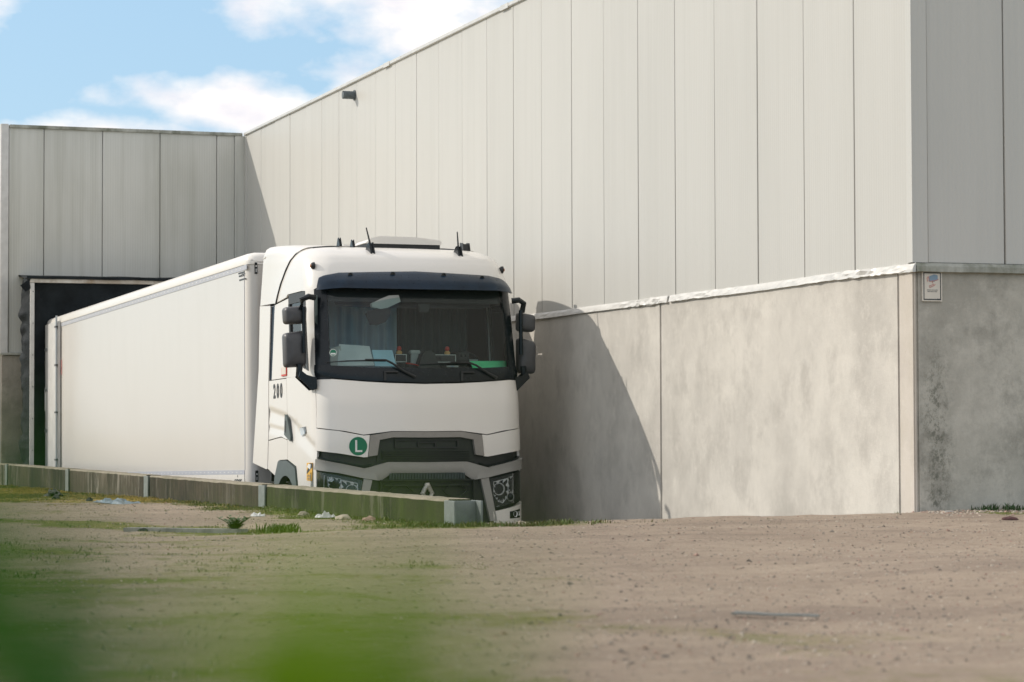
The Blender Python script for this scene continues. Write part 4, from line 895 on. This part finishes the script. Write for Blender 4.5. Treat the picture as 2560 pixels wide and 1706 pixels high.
box('axle', (.3, 2.2, 1.37, 1.47, .44, .56), 'steel', tu); box('axle', (.3, 2.2, 5.03, 5.17, .44, .60), 'steel', tu); box('fuel_tank', (.1, .72, 2.95, 4.2, .45, 1.02), 'hinge', tu, bevel=.08)
box('rear_module', (.35, 2.15, 2.25, 2.6, 1.0, 1.9), 'black', tu)

# ------------------------------------------------------------------ things lying in the cab
def tloc(name, x, y, z, label, cat, group=None):
    o = empty(name, (0, 0, 0), label, cat, group); o.matrix_world = TM @ Matrix.Translation((x, y, z)); return o
def sheet(name, pts, y0, y1, m, label, cat):
    """a slightly buckled sheet leaning from (y0, bottom) to (y1, top); pts = corners (x, z)"""
    V = []; n = 8
    (ax, az), (bx, bz), (cx, cz), (dx, dz_) = pts; ox, oz = ax, az
    for sd in (0, .0025):
        for j in range(n+1):
            for i in range(n+1):
                f, g = i/n, j/n; x = (ax*(1-f)+bx*f)*(1-g)+(dx*(1-f)+cx*f)*g; z = (az*(1-f)+bz*f)*(1-g)+(dz_*(1-f)+cz*f)*g
                V.append((x-ox, y0+(y1-y0)*g+.014*noise.noise(Vector((x*9, z*9, y0*5)))+sd-y0, z-oz))
    W_ = (n+1)**2; F = []
    for j in range(n):
        for i in range(n):
            a = j*(n+1)+i; F += [(a, a+1, a+n+2, a+n+1), (a+W_, a+n+1+W_, a+n+2+W_, a+1+W_)]
    o = mesh(name, V, F, m, None, smooth='all'); o.matrix_world = TM @ Matrix.Translation((ox, y0, oz)); return tag(o, label, cat)
sheet('document_sleeve', [(.33, 2.462), (.77, 2.468), (.765, 2.70), (.40, 2.72)], .44, .62, 'paper', 'clear plastic sleeve of papers leaning behind the windscreen next to the green round badge', 'papers')
sheet('document_sleeve', [(.24, 2.465), (.40, 2.46), (.41, 2.70), (.30, 2.67)], .46, .60, 'silverdev', 'crumpled edge of plastic wrap standing at the left end of the dashboard', 'plastic wrap')
sheet('blue_paper', [(.78, 2.462), (1.04, 2.46), (1.035, 2.655), (.79, 2.655)], .45, .60, 'bluepaper', 'pale blue sheet of paper leaning beside the clear sleeve on the dashboard', 'paper')
sheet('green_folder', [(1.955, 2.425), (2.40, 2.432), (2.395, 2.535), (1.935, 2.528)], .40, .46, 'hivis', 'bright green folder lying at the right end of the dashboard', 'folder')
for x, lb in ((1.165, 'small figure with red cap and tan body on the smaller radio, nearer the blue paper'), (1.755, 'red capped figure with tan body on the wider radio near the steering wheel')):
    t_ = tloc('dashboard_figure', x, .74, 2.613, lb, 'figurine', 'red capped figures on the dashboard')
    mesh('body', *lathe([(.0, 0), (.030, .0), (.036, .018), (.033, .034), (.016, .046)], (0, 0, 0), 2, 14), 'skin', t_, smooth=True)
    mesh('cap', *lathe([(.016, .045), (.026, .052), (.028, .068), (.022, .09), (.0, .10)], (0, 0, 0), 2, 14), 'red', t_, smooth=True)
pn = mesh('red_marker_pen', *tube([(0, 0, 0), (.10, .01, -.012), (.17, .02, -.03)], [.009, .007, .006], 8), 'red', None); pn.matrix_world = TM @ Matrix.Translation((1.155, .46, 2.50)); tag(pn, 'red marker pen lying on the dashboard left of the black centre hood', 'pen')
cardo = mesh('parking_card', *boxg(0, .14, 0, .03, 0, .018), 'silverdev', None); cardo.matrix_world = TM @ Matrix.Translation((1.64, .42, 2.455)); tag(cardo, 'small grey card with blue print lying between the centre hood and green folder', 'card'); 
cp = mesh('print', *boxg(.05, .08, -.002, 0, .003, .015), 'signblue', None); cp.parent = cardo

# ------------------------------------------------------------------ the trailer (local y = 0 at its front)
tb = empty('trailer_body'); COL.objects.unlink(tb); bpy.data.objects.remove(tb)
XL, XR, ZB, ZT, LN = -.03, 2.57, 1.13, 3.865, 13.55
rr = .15; arc = [(XL+rr-rr*math.cos(a), rr-rr*math.sin(a)) for a in np.linspace(0, math.pi/2, 9)]
fr = arc+[(XR-(x-XL), y) for x, y in reversed(arc)]
V = [(x, y, z) for z in (ZB, ZT) for x, y in fr]; n = len(fr)
mesh('front_wall', V, [(k, k+1, k+1+n, k+n) for k in range(n-1)], 'trailer', tr, smooth=True)
for x0, x1, nm in ((XL, XL+.04, 'side_wall'), (XR-.04, XR, 'side_wall')):
    box(nm, (x0, x1, rr+.001, LN, ZB, ZT), 'trailer', tr)
box('rear_frame', (XL+.041, XR-.041, LN-.05, LN-.001, ZT-.12, ZT), 'dock', tr); box('trailer_floor', (XL+.041, XR-.041, .05, LN-.002, ZB, ZB+.1), 'steel', tr)
# rounded roof cap that overhangs the walls
def cap_prof(o): return [(XL-.012+o*0, ZT-.035), (XL-.018, ZT+.01), (XL+.0, ZT+.07), (XL+.05, ZT+.105), (XL+.14, ZT+.125)]
cp_ = cap_prof(0); full = cp_+[(XR-(x-XL), z) for x, z in reversed(cp_)]
V = []; stations = [(-.005, .0), (.02, .55), (.06, .8), (.13, .95), (.22, 1.0), (LN*.5, 1.0), (LN, 1.0)]
for y, f in stations:
    for x, z in full:
        ins = (1-f)*.13; xx = x+ins*(1 if x < 1.2 else -1); V.append((xx, y, ZT-.035+(z-ZT+.035)*(f if z > ZT+.02 else 1)))
n = len(full); F = [(j*n+k, j*n+k+1, (j+1)*n+k+1, (j+1)*n+k) for j in range(len(stations)-1) for k in range(n-1)]+[tuple(range(n)), tuple(range(len(V)-1, len(V)-n-1, -1))]+[(j*n, (j+1)*n, (j+2)*n-1, (j+1)*n-1) for j in range(len(stations)-1)]
mesh('roof_cap', V, F, 'white', tr, smooth=True)
for s, x in ((-1, XL), (1, XR)):
    for nm, z0, z1, m in (('top_strip', 3.765, 3.828, 'striptrim'), ('bottom_strip', 1.238, 1.292, 'striptrim'), ('bottom_rail', 1.10, 1.236, 'white')):
        o = .006 if nm != 'bottom_rail' else .010
        st_ = box(nm, (min(x, x+s*o), max(x, x+s*o), .035 if nm == 'top_strip' else .03+rr, LN-.05, z0, z1), m, tr)
        if nm != 'bottom_rail':
            zc = (z0+z1)/2; parts = [boxg(min(x+s*o, x+s*(o+.002)), max(x+s*o, x+s*(o+.002)), y, y+.06, zc-.004, zc+.004) for y in np.arange(.3, LN-.2, .21)]
            rv = mesh('rivet_dashes', *join(parts), 'whiteink', st_); rv['kind'] = 'stuff'
    box('corner_seam', (min(x+s*.001, x+s*.005), max(x+s*.001, x+s*.005), .085+rr-.08, .097+rr-.08, 1.295, 3.763), 'striptrim', tr)
    # rear door folded flat against the side wall
    dr = box('rear_door', (min(x+s*.012, x+s*.055), max(x+s*.012, x+s*.055), 12.32, LN-.01, 1.12, 3.86), 'dock', tr, bevel=.006)
    V, F = tube([(x+s*.075, 12.36, 1.12), (x+s*.075, 12.36, 3.95)], .016, 8); mesh('lock_rod', V, F, 'hinge', dr)
    V, F = tube([(x+s*.07, 12.43, 1.12), (x+s*.07, 12.43, 3.92)], .012, 8); mesh('lock_rod', V, F, 'hinge', dr)
    for z in (1.5, 2.3, 3.1, 3.75): mesh('rod_guide', *boxg(min(x+s*.055, x+s*.095), max(x+s*.055, x+s*.095), 12.33, 12.46, z, z+.03), 'steel', dr)
    for z in (1.35, 2.0, 2.7, 3.4): mesh('hinge', *boxg(min(x+s*.055, x+s*.065), max(x+s*.055, x+s*.065), LN-.25, LN-.01, z, z+.05), 'hinge', dr)
    box('red_reflector', (min(x+s*.002, x+s*.008), max(x+s*.002, x+s*.008), 12.25, 12.31, 2.95, 3.2), 'rosy', tr) if s < 0 else None
    xs_ = x-s*.105
    for z in (3.71, 1.145):
        lm = mesh('marker_lamp', *boxg(xs_-.017, xs_+.017, -.006, .03, z, z+.14), 'black', tr, bevel=.003)
        mesh('lamp_glass', *boxg(xs_-.009, xs_+.009, -.0095, -.006, z+.085, z+.105), 'whiteink', lm); mesh('lamp_glass', *boxg(xs_-.008, xs_+.008, -.0095, -.006, z+.02, z+.062), 'silverdev', lm)
    for y in (9.1, 10.4, 11.7):
        r = .5; ww = .38; c = (x-s*(.08+ww/2), y, r); w_ = mesh('wheel', *lathe([(.24, -ww/2), (r-.05, -ww/2), (r, -ww/2+.04), (r, ww/2-.04), (r-.05, ww/2), (.24, ww/2)], c, 0, 36), 'rubber', tr, smooth=True)
        mesh('rim', *lathe([(.0, s*(ww/2-.03)), (.11, s*(ww/2-.03)), (.12, s*(ww/2-.08)), (.22, s*(ww/2-.1)), (.24, s*(ww/2-.02))], c, 0, 24), 'hinge', w_, smooth=True)
    box('landing_leg', (x-s*.45-.06, x-s*.45+.06, 2.2, 2.32, .15, 1.12), 'steel', tr)
for x in (.80, 1.62): box('frame_rail', (x, x+.12, .4, LN-.1, .82, 1.12), 'steel', tr)
for y in (9.1, 10.4, 11.7): box('axle', (.35, 2.2, y-.06, y+.06, .44, .56), 'steel', tr)
# maker's marks: two bars with lettering, and a half hidden word low down
bars = [prism([(a, b), (a+.30*c_, b-.0), (a+.30*c_, b-.018), (a, b-.018)], XL-.005, XL-.001, 0) for a, b, c_ in ((.15, 3.752, 1), (.10, 3.665, 1))]
lo_ = mesh('maker_mark', *join(bars), 'darkink', tr); lo_['label'] = 'dark two bar mark with the word between'
mesh('mark_block', *prism([(.33, 3.717), (.43, 3.717), (.42, 3.697), (.32, 3.697)], XL-.005, XL-.001, 0), 'darkink', lo_)
text('lettering', 'ATHLET', .050, 'darkink', lo_, basis((XL-.004, .215, 3.707), (0, -1, 0), (-1, 0, 0)), 1.0, .0008)
text('maker_word', 'ener', .115, 'darkink', tr, basis((XL-.013, .46, 1.162), (0, -1, 0), (-1, 0, 0)), 1.7, .001)
box('word_tick', (XL-.015, XL-.011, .475, .485, 1.203, 1.232), 'darkink', tr)
# ------------------------------------------------------------------ ground cover and stones
def scatter_mesh(name, gen, n, mats, kind='stuff', label=None):
    V = []; F = []; mi = []
    for i in range(n):
        r = gen(i)
        if r is None: continue
        v, f, m = r; b = len(V); V += v; F += [tuple(k+b for k in q) for q in f]; mi += [m]*len(f)
    me = bpy.data.meshes.new(name); me.from_pydata(V, [], F)
    for m in mats: me.materials.append(M_[m])
    me.polygons.foreach_set('material_index', mi); o = bpy.data.objects.new(name, me); COL.objects.link(o); o['kind'] = kind
    if label: o['label'] = label
    return o
M_['stone1'] = mat('pale_stone', (.44, .375, .30), .9, 0, .2, 30); M_['stone2'] = mat('grey_stone', (.24, .205, .165), .9, 0, .3, 30); M_['stone3'] = mat('dark_stone', (.11, .095, .08), .9, 0, .3, 30); M_['stone4'] = mat('rosy_stone', (.36, .24, .19), .9, 0, .2, 30)
M_['grass1'] = mat('young_grass', (.085, .125, .02), .7, 0, .3, 3); M_['grass2'] = mat('olive_grass', (.13, .13, .035), .7, 0, .3, 3); M_['grass3'] = mat('dry_yellow_moss', (.34, .26, .07), .8, 0, .3, 3); M_['grass4'] = mat('dark_weed', (.04, .085, .022), .6, 0, .3, 3); M_['leafbrown'] = mat('dead_leaf', (.17, .085, .04), .8, 0, .4, 20)
def view_pt(y0, y1, k=1.7):
    y = y0*(y1/y0)**(random.random()**k if k > 0 else random.random()); xa = y*math.tan(math.radians(7.4)); xb = y*math.tan(math.radians(31.6)); return random.uniform(xa-.2, xb+.2), y
def gz(x, y):
    if LX < x < 10.5 and y > 19.3: return ramp_z(x, y)
    return ground_z(x, y)
def stone(i):
    x, y = view_pt(6.2, 42, .9)
    if y > 19.2 and x > 6: return None
    z = gz(x, y)
    s = .0022+.008*random.random()**3.5+.0016*max(0, y-8)*.12
    if random.random() < .008: s *= 1.9
    r = [(random.uniform(.6, 1.3)*s, random.uniform(.5, 1.3)*s, random.uniform(.35, .8)*s) for _ in range(3)]; a = random.uniform(0, 6.28); c, sn = math.cos(a), math.sin(a)
    base = [(r[0][0], 0, 0), (0, r[0][1], 0), (-r[1][0], 0, 0), (0, -r[1][1], 0), (r[2][0]*.3, r[2][1]*.3, r[2][2]), (0, 0, -s*.4)]
    V = [(x+p[0]*c-p[1]*sn, y+p[0]*sn+p[1]*c, z+p[2]+s*.12) for p in base]
    w = random.random(); m = 0 if w < .42 else 1 if w < .80 else 2 if w < .86 else 3
    return V, [(0, 1, 4), (1, 2, 4), (2, 3, 4), (3, 0, 4), (1, 0, 5), (2, 1, 5), (3, 2, 5), (0, 3, 5)], m
scatter_mesh('gravel', stone, 34000, ['stone1', 'stone2', 'stone3', 'stone4'])
def blade_tuft(x, y, z, h, n, m, spread=.03):
    V = []; F = []
    for k in range(n):
        a = random.uniform(0, 6.28); dx, dy = math.cos(a), math.sin(a); w = h*.09+.0015; hh = h*random.uniform(.5, 1.1); ox, oy = random.gauss(0, spread), random.gauss(0, spread); l = random.uniform(.2, .8)*hh
        b = len(V); V += [(x+ox-dy*w, y+oy+dx*w, z-.004), (x+ox+dy*w, y+oy-dx*w, z-.004), (x+ox+dx*l*.4+dy*w*.6, y+oy+dy*l*.4-dx*w*.6, z+hh*.6), (x+ox+dx*l, y+oy+dy*l, z+hh)]
        F += [(b, b+1, b+2), (b, b+2, b+3)]
    return V, F, m
def grass(i):
    for _ in range(4):
        if random.random() < .55: y = random.uniform(18.1, 44); x = random.uniform(4.2, 6.04)
        else: x, y = view_pt(12, 44, 1.)
        if not (y > 19.2 and x > 6.04) and random.random() < band(x, y)**1.6: break
    else: return None
    ye = yellow(x, y); m = 2 if random.random() < ye*.8 else (0 if random.random() < .55 else 1)
    near = math.exp(-abs(x-6.0)/.25) if y > 18.5 else 0
    return blade_tuft(x, y, gz(x, y), (.008+.012*random.random()+.028*near*random.random()), 5, m, .025)
scatter_mesh('grass_and_moss', grass, 17000, ['grass1', 'grass2', 'grass3'])
def edge_weed(i):
    if random.random() < .5: x = random.gauss(6.35, .42); y = 18.52+random.gauss(0, .12)
    elif random.random() < .55: x = random.uniform(11.05, 12.6); y = WY-random.random()**2*.35-.02
    else: x = WX-random.random()**2*.1; y = random.uniform(19.5, 25.2)
    if x < WX and y > 19.4 and random.random() < .5: return None
    z = gz(x, y)
    if z is None: return None
    return blade_tuft(x, y, z, .02+.045*random.random()*(1.2 if x > 11 else .7), 4, 3 if x > 11 else random.choice((0, 1)), .02)
scatter_mesh('wall_weeds', edge_weed, 900, ['grass1', 'grass2', 'grass3', 'grass4'])
def edge_stone(i):
    x = random.uniform(10.45, 12.8); y = WY-.02-abs(random.gauss(0, .35)); z = gz(x, y); s = .006+.016*random.random()**2; a = random.uniform(0, 6.28); c, sn = math.cos(a)*s, math.sin(a)*s
    return [(x+c, y+sn, z), (x-sn, y+c, z), (x-c, y-sn, z), (x+sn, y-c, z), (x, y, z+s*.7)], [(0, 1, 4), (1, 2, 4), (2, 3, 4), (3, 0, 4)], random.choice((0, 0, 1, 3))
scatter_mesh('wall_foot_gravel', edge_stone, 1500, ['stone1', 'stone2', 'stone3', 'stone4'])
def litterbit(i):
    if random.random() < .25: x = 5.98-abs(random.gauss(0, .3)); y = random.uniform(18.8, 43)
    elif random.random() < .25: x = WX-abs(random.gauss(0, .12)); y = random.uniform(19.4, 24)
    else: x, y = view_pt(6.3, 40, .9)
    z = gz(x, y)
    if z is None or (y > 19.3 and 6 < x < 9.9): return None
    s = .006+.012*random.random(); a = random.uniform(0, 6.28); e = .25+.5*random.random()
    V = [(x+s*math.cos(a+k*1.571)*(1 if k % 2 else e), y+s*math.sin(a+k*1.571)*(1 if k % 2 else e), z+.003+.006*random.random()) for k in range(4)]
    return V, [(0, 1, 2), (0, 2, 3)], random.choice((0, 1, 1))
scatter_mesh('dead_leaf_bits', litterbit, 1800, ['leafbrown', 'char'])

# ------------------------------------------------------------------ loose things on the ground
def at(name, x, y, label, cat, dz=0, rz=0, group=None): return empty(name, (x, y, gz(x, y)+dz), label, cat, group, rz)
def lump(name, x, y, sx, sy, sz, m, label, cat, seed, n=2, rz=0, amp=.35, squash=.15):
    bm = bmesh.new(); bmesh.ops.create_icosphere(bm, subdivisions=n, radius=1)
    for v in bm.verts:
        k = 1+amp*noise.noise(v.co*1.7+Vector((seed, 0, 0)))+amp*.6*noise.noise(v.co*4.5+Vector((0, seed, 0))); v.co = Vector((v.co.x*sx*k, v.co.y*sy*k, max(v.co.z, -squash)*sz*k))
    me = bpy.data.meshes.new(name); bm.to_mesh(me); bm.free(); me.materials.append(M_[m]); o = bpy.data.objects.new(name, me); COL.objects.link(o)
    o.location = (x, y, gz(x, y)+sz*.12); o.rotation_euler = (0, 0, rz); return tag(o, label, cat)
# half buried boards by the weed
b1 = at('timber_board', 3.95, 18.68, 'long weathered timber board half sunk in the dirt behind the green weed', 'board', .012, -.72)
mesh('plank', *boxg(-.52, .50, -.05, .05, -.02, .018), 'wood', b1, bevel=.004)
lump('dark_wood_end', 3.66, 18.88, .06, .03, .022, 'char', 'short dark wood block at the left end of the timber board', 'wood block', 3, rz=-.6)
# weed plant and grass clump
def weed(name, x, y, h, nst, label, m, lf=.035, grass_like=False):
    e = at(name, x, y, label, 'weed'); SV = []; LV = []
    for k in range(nst):
        a = random.uniform(0, 6.28); l = random.uniform(.35, 1.0)*h; o = random.uniform(.4, 1.3)*l
        p = [(0, 0, 0), (math.cos(a)*o*.4, math.sin(a)*o*.4, l*.6), (math.cos(a)*o, math.sin(a)*o, l)]
        SV.append(tube(p, [.004, .003, .0015], 4))
        if grass_like: continue
        for j in range(7):
            f = .2+.8*j/7; c = Vector(p[1]).lerp(Vector(p[2]), max(0, f*2-1)) if f > .5 else Vector(p[0]).lerp(Vector(p[1]), f*2); b = random.uniform(0, 6.28); s = lf*random.uniform(.6, 1.2)
            d = Vector((math.cos(b), math.sin(b), random.uniform(-.1, .6))).normalized(); sd = d.cross(Vector((0, 0, 1))).normalized()*s*.32
            LV.append(([tuple(c), tuple(c+d*s*.5+sd), tuple(c+d*s), tuple(c+d*s*.5-sd)], [(0, 1, 2, 3)]))
    mesh('stems', *join(SV), m, e)
    if LV: o = mesh('leaves', *join(LV), m, e); o['kind'] = 'stuff'
    return e
weed('leafy_weed', 4.27, 18.44, .13, 40, 'small dark green leafy weed growing over the timber board', 'grass4', .048)
e = at('grass_clump', 4.60, 18.30, 'bright green grass clump at the right end of the timber board', 'grass clump')
mesh('blades', *join([blade_tuft(random.gauss(0, .06), random.gauss(0, .05), 0, .075, 6, 0, .02)[:2] for _ in range(34)]), 'grass1', e)
# long flat metal strip near the viewer
s1 = at('metal_strip', 3.84, 8.12, 'long dull grey metal strip lying flat on the open dirt at the front right', 'metal strip', .004, -.86+.02)
V = []; n = 16
for j in range(n+1):
    x = -.165+.33*j/n; w = .020*(1-.45*j/n); zz = .0010*math.sin(j*.6)+.006
    V += [(x, -w, zz), (x, w, zz+.004), (x, w, zz+.008), (x, -w, zz+.005)]
F = [(j*4+k, j*4+(k+1) % 4, (j+1)*4+(k+1) % 4, (j+1)*4+k) for j in range(n) for k in range(4)]+[(0, 1, 2, 3), tuple(range(len(V)-4, len(V)))[::-1]]
mesh('strip', V, F, 'zinc', s1)
# rubbish along the low wall
def crumple(name, x, y, w, d, h, m, label, cat, seed, n=14, rz=0):
    V = []
    for j in range(n+1):
        for i in range(n+1):
            a, b = i/n-.5, j/n-.5; e = max(0, 1-4*max(a*a, b*b))**.5; q = noise.noise(Vector((a*5, b*5, seed)))
            V.append((a*w*(1+.3*q), b*d*(1+.3*noise.noise(Vector((b*4, a*4, seed+3)))), h*(.15+.85*e*abs(q+.25*noise.noise(Vector((a*14, b*14, seed)))+.3))))
    F = [(j*(n+1)+i, j*(n+1)+i+1, (j+1)*(n+1)+i+1, (j+1)*(n+1)+i) for j in range(n) for i in range(n)]
    o = mesh(name, V, F, m); o.location = (x, y, gz(x, y)-.004); o.rotation_euler = (0, 0, rz); return tag(o, label, cat)
crumple('plastic_sheet', 5.25, 28.6, .28, 1.1, .09, 'tarp', 'crumpled blue grey plastic sheet in the moss by the second wall plank', 'plastic sheet', 2, rz=.1)
lump('charred_scrap', 5.20, 32.9, .10, .26, .08, 'char', 'black charred scrap lying beside the leftmost grey wall post', 'scrap', 8, 3, amp=.7)
lump('black_clod', 5.02, 31.6, .05, .07, .05, 'char', 'small black clod in the yellow moss just right of the charred scrap', 'clod', 11, amp=.6)
lump('dark_clod', 5.15, 29.9, .04, .06, .04, 'char', 'tiny dark clod between the charred scrap and the blue plastic sheet', 'clod', 14, amp=.6)
crumple('white_paper', 5.42, 22.5, .11, .14, .06, 'litter', 'crumpled white paper on the ground near the third grey wall post from the left', 'litter', 5)
crumple('torn_plastic', 5.74, 21.3, .15, .12, .085, 'litter', 'torn clear plastic bag standing up against the mossy right wall plank', 'litter', 6)
for i, (x, y, s, lb) in enumerate(((5.86, 21.7, .05, 'grey stone between the torn plastic bag and the grey wall post'), (5.76, 20.8, .055, 'pale flat stone just right of the torn plastic bag'), (5.85, 20.3, .05, 'brown stone at the foot of the mossy wall plank, right of the pale stone'), (5.88, 22.6, .045, 'grey stone at the foot of the wall behind the crumpled white paper'))):
    lump('rubble_stone', x, y, s*1.2, s*1.5, s*.7, ('stone2', 'stone1', 'stone4', 'stone2')[i], lb, 'stone', 20+i)
lump('brick_piece', 10.30, 17.45, .075, .045, .026, 'brick', 'dark red broken brick on the dirt at the far right', 'brick', 31, 2, amp=.2)
o = box('white_stick', (-.04, .04, -.006, .006, 0, .006), 'litter'); o.location = (10.62, 19.0, gz(10.62, 19.0)+.004); tag(o, 'thin white stick on the gravel under the shaded concrete wall', 'stick')
for i, (x, y, lb) in enumerate(((6.62, 18.62, 'pale stone in the grass right of the low wall end'), (6.50, 18.50, 'smaller grey stone in the grass nearest the low wall end'))):
    lump('grass_stone', x, y, .06-.015*i, .05, .04, 'stone1' if i == 0 else 'stone2', lb, 'stone', 40+i)

# ------------------------------------------------------------------ leafy shoots right in front of the viewer, far out of focus
def leafmat(name, col, tr_):
    m = bpy.data.materials.new(name); m.use_nodes = True; t = NT(m); t.b.inputs['Roughness'].default_value = .6; t.b.inputs['Specular IOR Level'].default_value = .15
    n = t.noise(t.coord(), sc=30, detail=3); c = t.ramp(n, .3, .7, tuple(k*.8 for k in col), col); t.link(c, t.b.inputs['Base Color'])
    tl = t.new('ShaderNodeBsdfTranslucent'); tl.inputs[0].default_value = (*tr_, 1); mx = t.new('ShaderNodeMixShader'); mx.inputs[0].default_value = .5
    t.link(t.b.outputs[0], mx.inputs[1]); t.link(tl.outputs[0], mx.inputs[2]); t.link(mx.outputs[0], t.N['Material Output'].inputs[0]); return m
M_['leafbright'] = leafmat('bright_leaf', (.11, .20, .008), (.17, .32, .005)); M_['leafdark'] = leafmat('deep_green_leaf', (.018, .085, .010), (.03, .12, .008)); M_['leafshade'] = leafmat('shade_darkened_leaf', (.010, .026, .008), (.012, .034, .007))  # the thin shoots' leaf is darkened in colour for shade and backlight
def cam_pt(px, py, d):
    """world point of a spot seen d metres away (used once, to lay the shoots out)"""
    v = fw+r2*((px-1176.5)/5756.7)-u2*((py-784)/5756.7); return Vector(v*d)
def leaf_geo(tip, base, w, nrm, n=6):
    tip, base, nrm = Vector(tip), Vector(base), Vector(nrm).normalized(); d = tip-base; sd = d.cross(nrm).normalized(); V = []; F = []
    for j in range(n+1):
        f = j/n; ww = w*math.sin(math.pi*min(1, f*.92+.04))**.75; c = base+d*f+nrm*(-.12*d.length*math.sin(math.pi*f)); V += [tuple(c-sd*ww+nrm*ww*.3), tuple(c), tuple(c+sd*ww+nrm*ww*.3)]
    for j in range(n): F += [(j*3, j*3+1, j*3+4, j*3+3), (j*3+1, j*3+2, j*3+5, j*3+4)]
    return V, F
def shoot(name, m, label, leaves, root, stemtop):
    z0 = -.74; e = empty(name, (root[0], root[1], z0), label, 'plant')
    loc = lambda v: tuple(Vector(v)-Vector((root[0], root[1], z0)))
    mid = Vector((root[0], root[1], z0)).lerp(Vector(stemtop), .55)+Vector((.02, .01, 0))
    mesh('stem', *tube([loc((root[0], root[1], z0)), loc(mid), loc(stemtop)], [.005, .004, .0022], 6), m, e)
    for tip, base, w in leaves:
        V, F = leaf_geo(tip, base, w, Vector((-.5, -.5, .8))); mesh('leaf', [loc(v) for v in V], F, m, e, smooth='all')
        a = Vector(base); j = min(range(3), key=lambda k: (Vector([(mid), Vector(stemtop), Vector(stemtop)][k])-a).length); s0 = [mid, Vector(stemtop), Vector(stemtop)][j]
        if (s0-a).length > .004: mesh('stalk', *tube([loc(s0), loc(a)], .0012, 5), m, e)
    return e
def fan(px, py, d, ang, ln, w):
    """one leaf of a shoot: centre spot, distance, lean in the picture, length and half width in metres"""
    k = 5756.7/d; dx, dy = math.sin(ang)*ln*k/2, -math.cos(ang)*ln*k/2
    return (cam_pt(px+dx, py+dy, d-.004), cam_pt(px-dx, py-dy, d+.006), w)
shoot('leafy_shoot', 'leafdark', 'dark green leafy shoot right in front of the viewer, blurred at the bottom left corner',
      [fan(20, 1470, .21, -.1, .032, .0125), fan(260, 1560, .22, .4, .025, .0100), fan(-70, 1360, .21, -.5, .024, .0085), fan(130, 1600, .19, .1, .022, .010)],
      (-.01, .24), cam_pt(0, 1900, .21))
shoot('leafy_shoot', 'leafbright', 'bright green leafy shoot right in front of the viewer, blurred at the bottom centre left',
      [fan(800, 1540, .22, .25, .025, .0105), fan(680, 1590, .22, -.4, .022, .0095), fan(960, 1610, .22, .7, .027, .0095), fan(600, 1650, .19, -.2, .014, .006), fan(820, 1630, .20, .1, .022, .009)],
      (.05, .20), cam_pt(740, 1900, .19))
shoot('thin_shoot', 'leafshade', 'faint green leaf nearest the viewer, a soft veil over the bumper and its shadow',
      [fan(1340, 1230, .09, .2, .0078, .0031), fan(900, 1620, .10, .8, .010, .0030)],
      (.03, .12), cam_pt(850, 2100, .11))
shoot('thin_shoot', 'leafshade', 'faint green leaf nearest the viewer, a soft veil over the left dirt',
      [fan(180, 1420, .10, .5, .010, .0033)],
      (.00, .12), cam_pt(100, 2100, .115))
